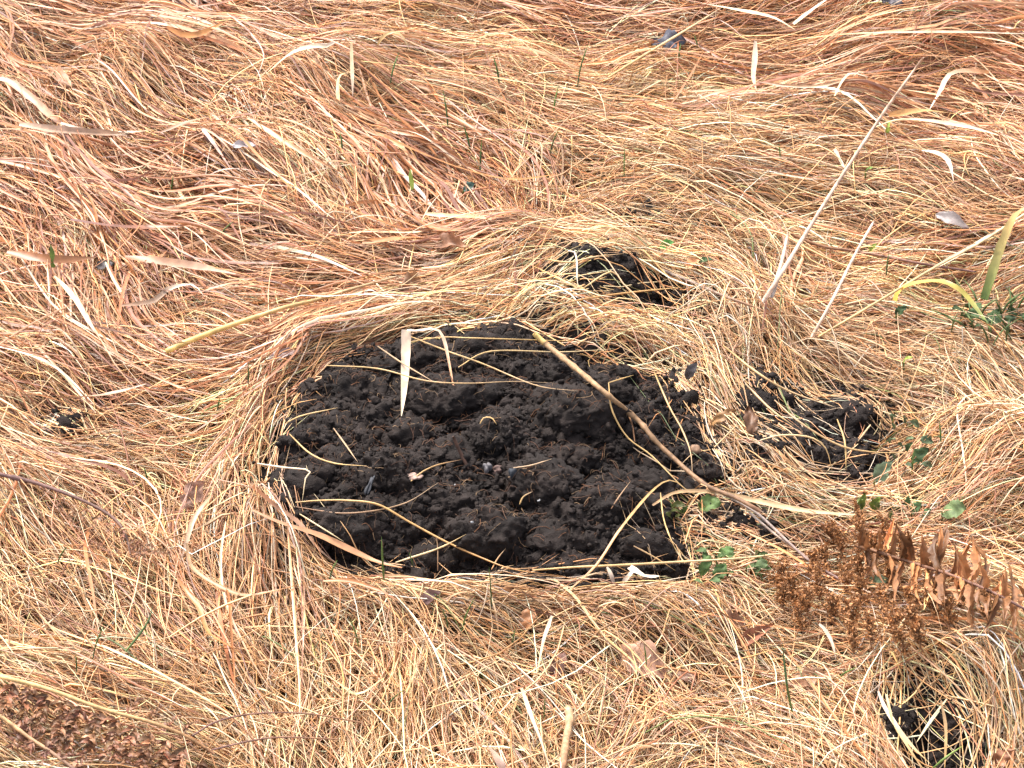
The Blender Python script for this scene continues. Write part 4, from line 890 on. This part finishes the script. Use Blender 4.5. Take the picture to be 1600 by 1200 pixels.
frond('thin purple-brown dead fern with sparse leaflets at the left edge', rC, 7, 4, 'purple', 'dark', pC, (.24,.12,.065), .016)
# fern with a row of upright rolled leaflets on the right
ff = empty('dead_fern', at(1440, 895, .02)); tag(ff, 'dead brown fern with a double row of stiff curled leaflets, right of the feathery herb', 'fern')
rach = [(1335,852),(1370,862),(1420,878),(1470,893),(1520,912),(1570,935),(1625,965)]
stick('stem', None, None, rach, 6, 4, 'brown', 'purple', lift=.026, parent=ff, stiff=3)
rp = spline(rach, 53); rs = np.random.default_rng(3)
for i in range(1, 51):
    x, y = rp[i]; up_ = i % 2 == 0; sz = np.interp(i, [0, 14, 34, 52], [.6, 1, 1, .75])
    if up_: t = (x+rs.uniform(-14, 24), y-66*sz*rs.uniform(.6, 1.15)); lt = rs.uniform(.03, .06)
    else: t = (x-rs.uniform(-14, 20), y+60*sz*rs.uniform(.6, 1.2)); lt = rs.uniform(.012, .03)
    c = np.array((.25,.112,.047))*math.exp(rs.normal(0, .35))*(1+.9*(rs.random() < .12))
    leaf('pinna', None, None, (x, y), t, 14*sz*rs.uniform(.7, 1.3), c, c*rs.uniform(.7, 1.3), lb=.024, lt=lt, parent=ff, seed=300+i, prof='lance', fold=rs.uniform(.5, 1.8), curl=rs.uniform(-.16, .16), wob=.32, nu=16, nrm=(rs.normal(0, .6), -1, .4))
# feathery brown herb
hb = empty('dead_herb', at(1320, 985, .004)); tag(hb, 'feathery brown dead herb with crumbly sprigs in the near right straw', 'plant')
def sprig(pb, pt, lb, lt, size, seed):
    rs = np.random.default_rng(seed); b, t = at(pb[0], pb[1], lb), at(pt[0], pt[1], lt); k = ((b-CAM)@FW)/FPX; s = size*k
    K = 6; sp = []; Wd = []
    main = b+(t-b)*np.linspace(0, 1, K)[:, None]+rs.normal(0, .0012, (K, 3)); sp.append(main); Wd.append(np.linspace(.0009, .0004, K))
    Vs, Ts, off = [], [], 0; fl = []
    for j in range(26):
        u = rs.uniform(.15, 1); p = b+(t-b)*u; d = rs.normal(0, 1, 3); d[2] = abs(d[2])*.7; d = d/np.linalg.norm(d)+(t-b)/np.linalg.norm(t-b)*.5
        L = s*rs.uniform(.35, 1.0)*(1.1-.5*u); br = p+d*L*np.linspace(0, 1, K)[:, None]+rs.normal(0, .0007, (K, 3)); sp.append(br); Wd.append(np.linspace(.0005, .0003, K))
        for m_ in range(16):
            q = p+d*L*rs.uniform(.2, 1)+rs.normal(0, s*.07, 3); fl.append(q)
    V, q = tubes(np.stack(sp), np.stack(Wd), K); Vs.append(V); off = len(V)
    fl = np.array(fl); n = len(fl); a = rs.normal(0, 1, (n, 3)); a /= np.linalg.norm(a, axis=1, keepdims=True); c = np.cross(a, rs.normal(0, 1, (n, 3))); c /= np.linalg.norm(c, axis=1, keepdims=True)
    r1 = rs.uniform(.0007, .0021, (n, 1)); r2 = r1*rs.uniform(.3, .6, (n, 1)); bow = np.cross(a, c)*r1*.4
    Q4 = np.stack([fl-a*r1, fl+c*r2+bow, fl+a*r1, fl-c*r2+bow], 1).reshape(-1, 3); qi = np.arange(n*4).reshape(n, 4)+off
    col = np.concatenate([np.tile((.28,.13,.06), (off, 1)), np.repeat(np.array((.34,.155,.06))*np.exp(rs.normal(0, .35, (n, 1))), 4, 0)])
    o = mesh('sprig', np.concatenate([Vs[0], Q4]), np.concatenate([q, qi]), mat=M_LEAF, col=np.clip(col, .01, .8)); adopt(o, hb)
for i, (x, y, sz) in enumerate(((1225,905,26),(1278,915,28),(1262,940,24),(1340,930,32),(1335,965,30),(1300,955,26),(1378,945,30),(1420,940,26),(1425,975,28),(1395,980,28),(1360,990,28),(1345,840,24),(1315,855,22),(1365,860,22),(1240,925,20),(1380,835,18),(1435,995,22),(1250,965,22),(1345,885,22),(1385,880,20),(1415,860,20),(1450,905,18),(1455,945,22),(1480,960,20),(1300,840,20),(1340,815,18),(1500,930,16),(1540,955,18),(1275,890,20),(1220,935,18),(1290,880,20),(1320,905,24),(1395,905,20),(1330,1000,20),(1410,1005,20))):
    sprig((x+4, y+24), (x-6+(i*7) % 14, y-22), .006, .024, sz*1.15, 500+i)
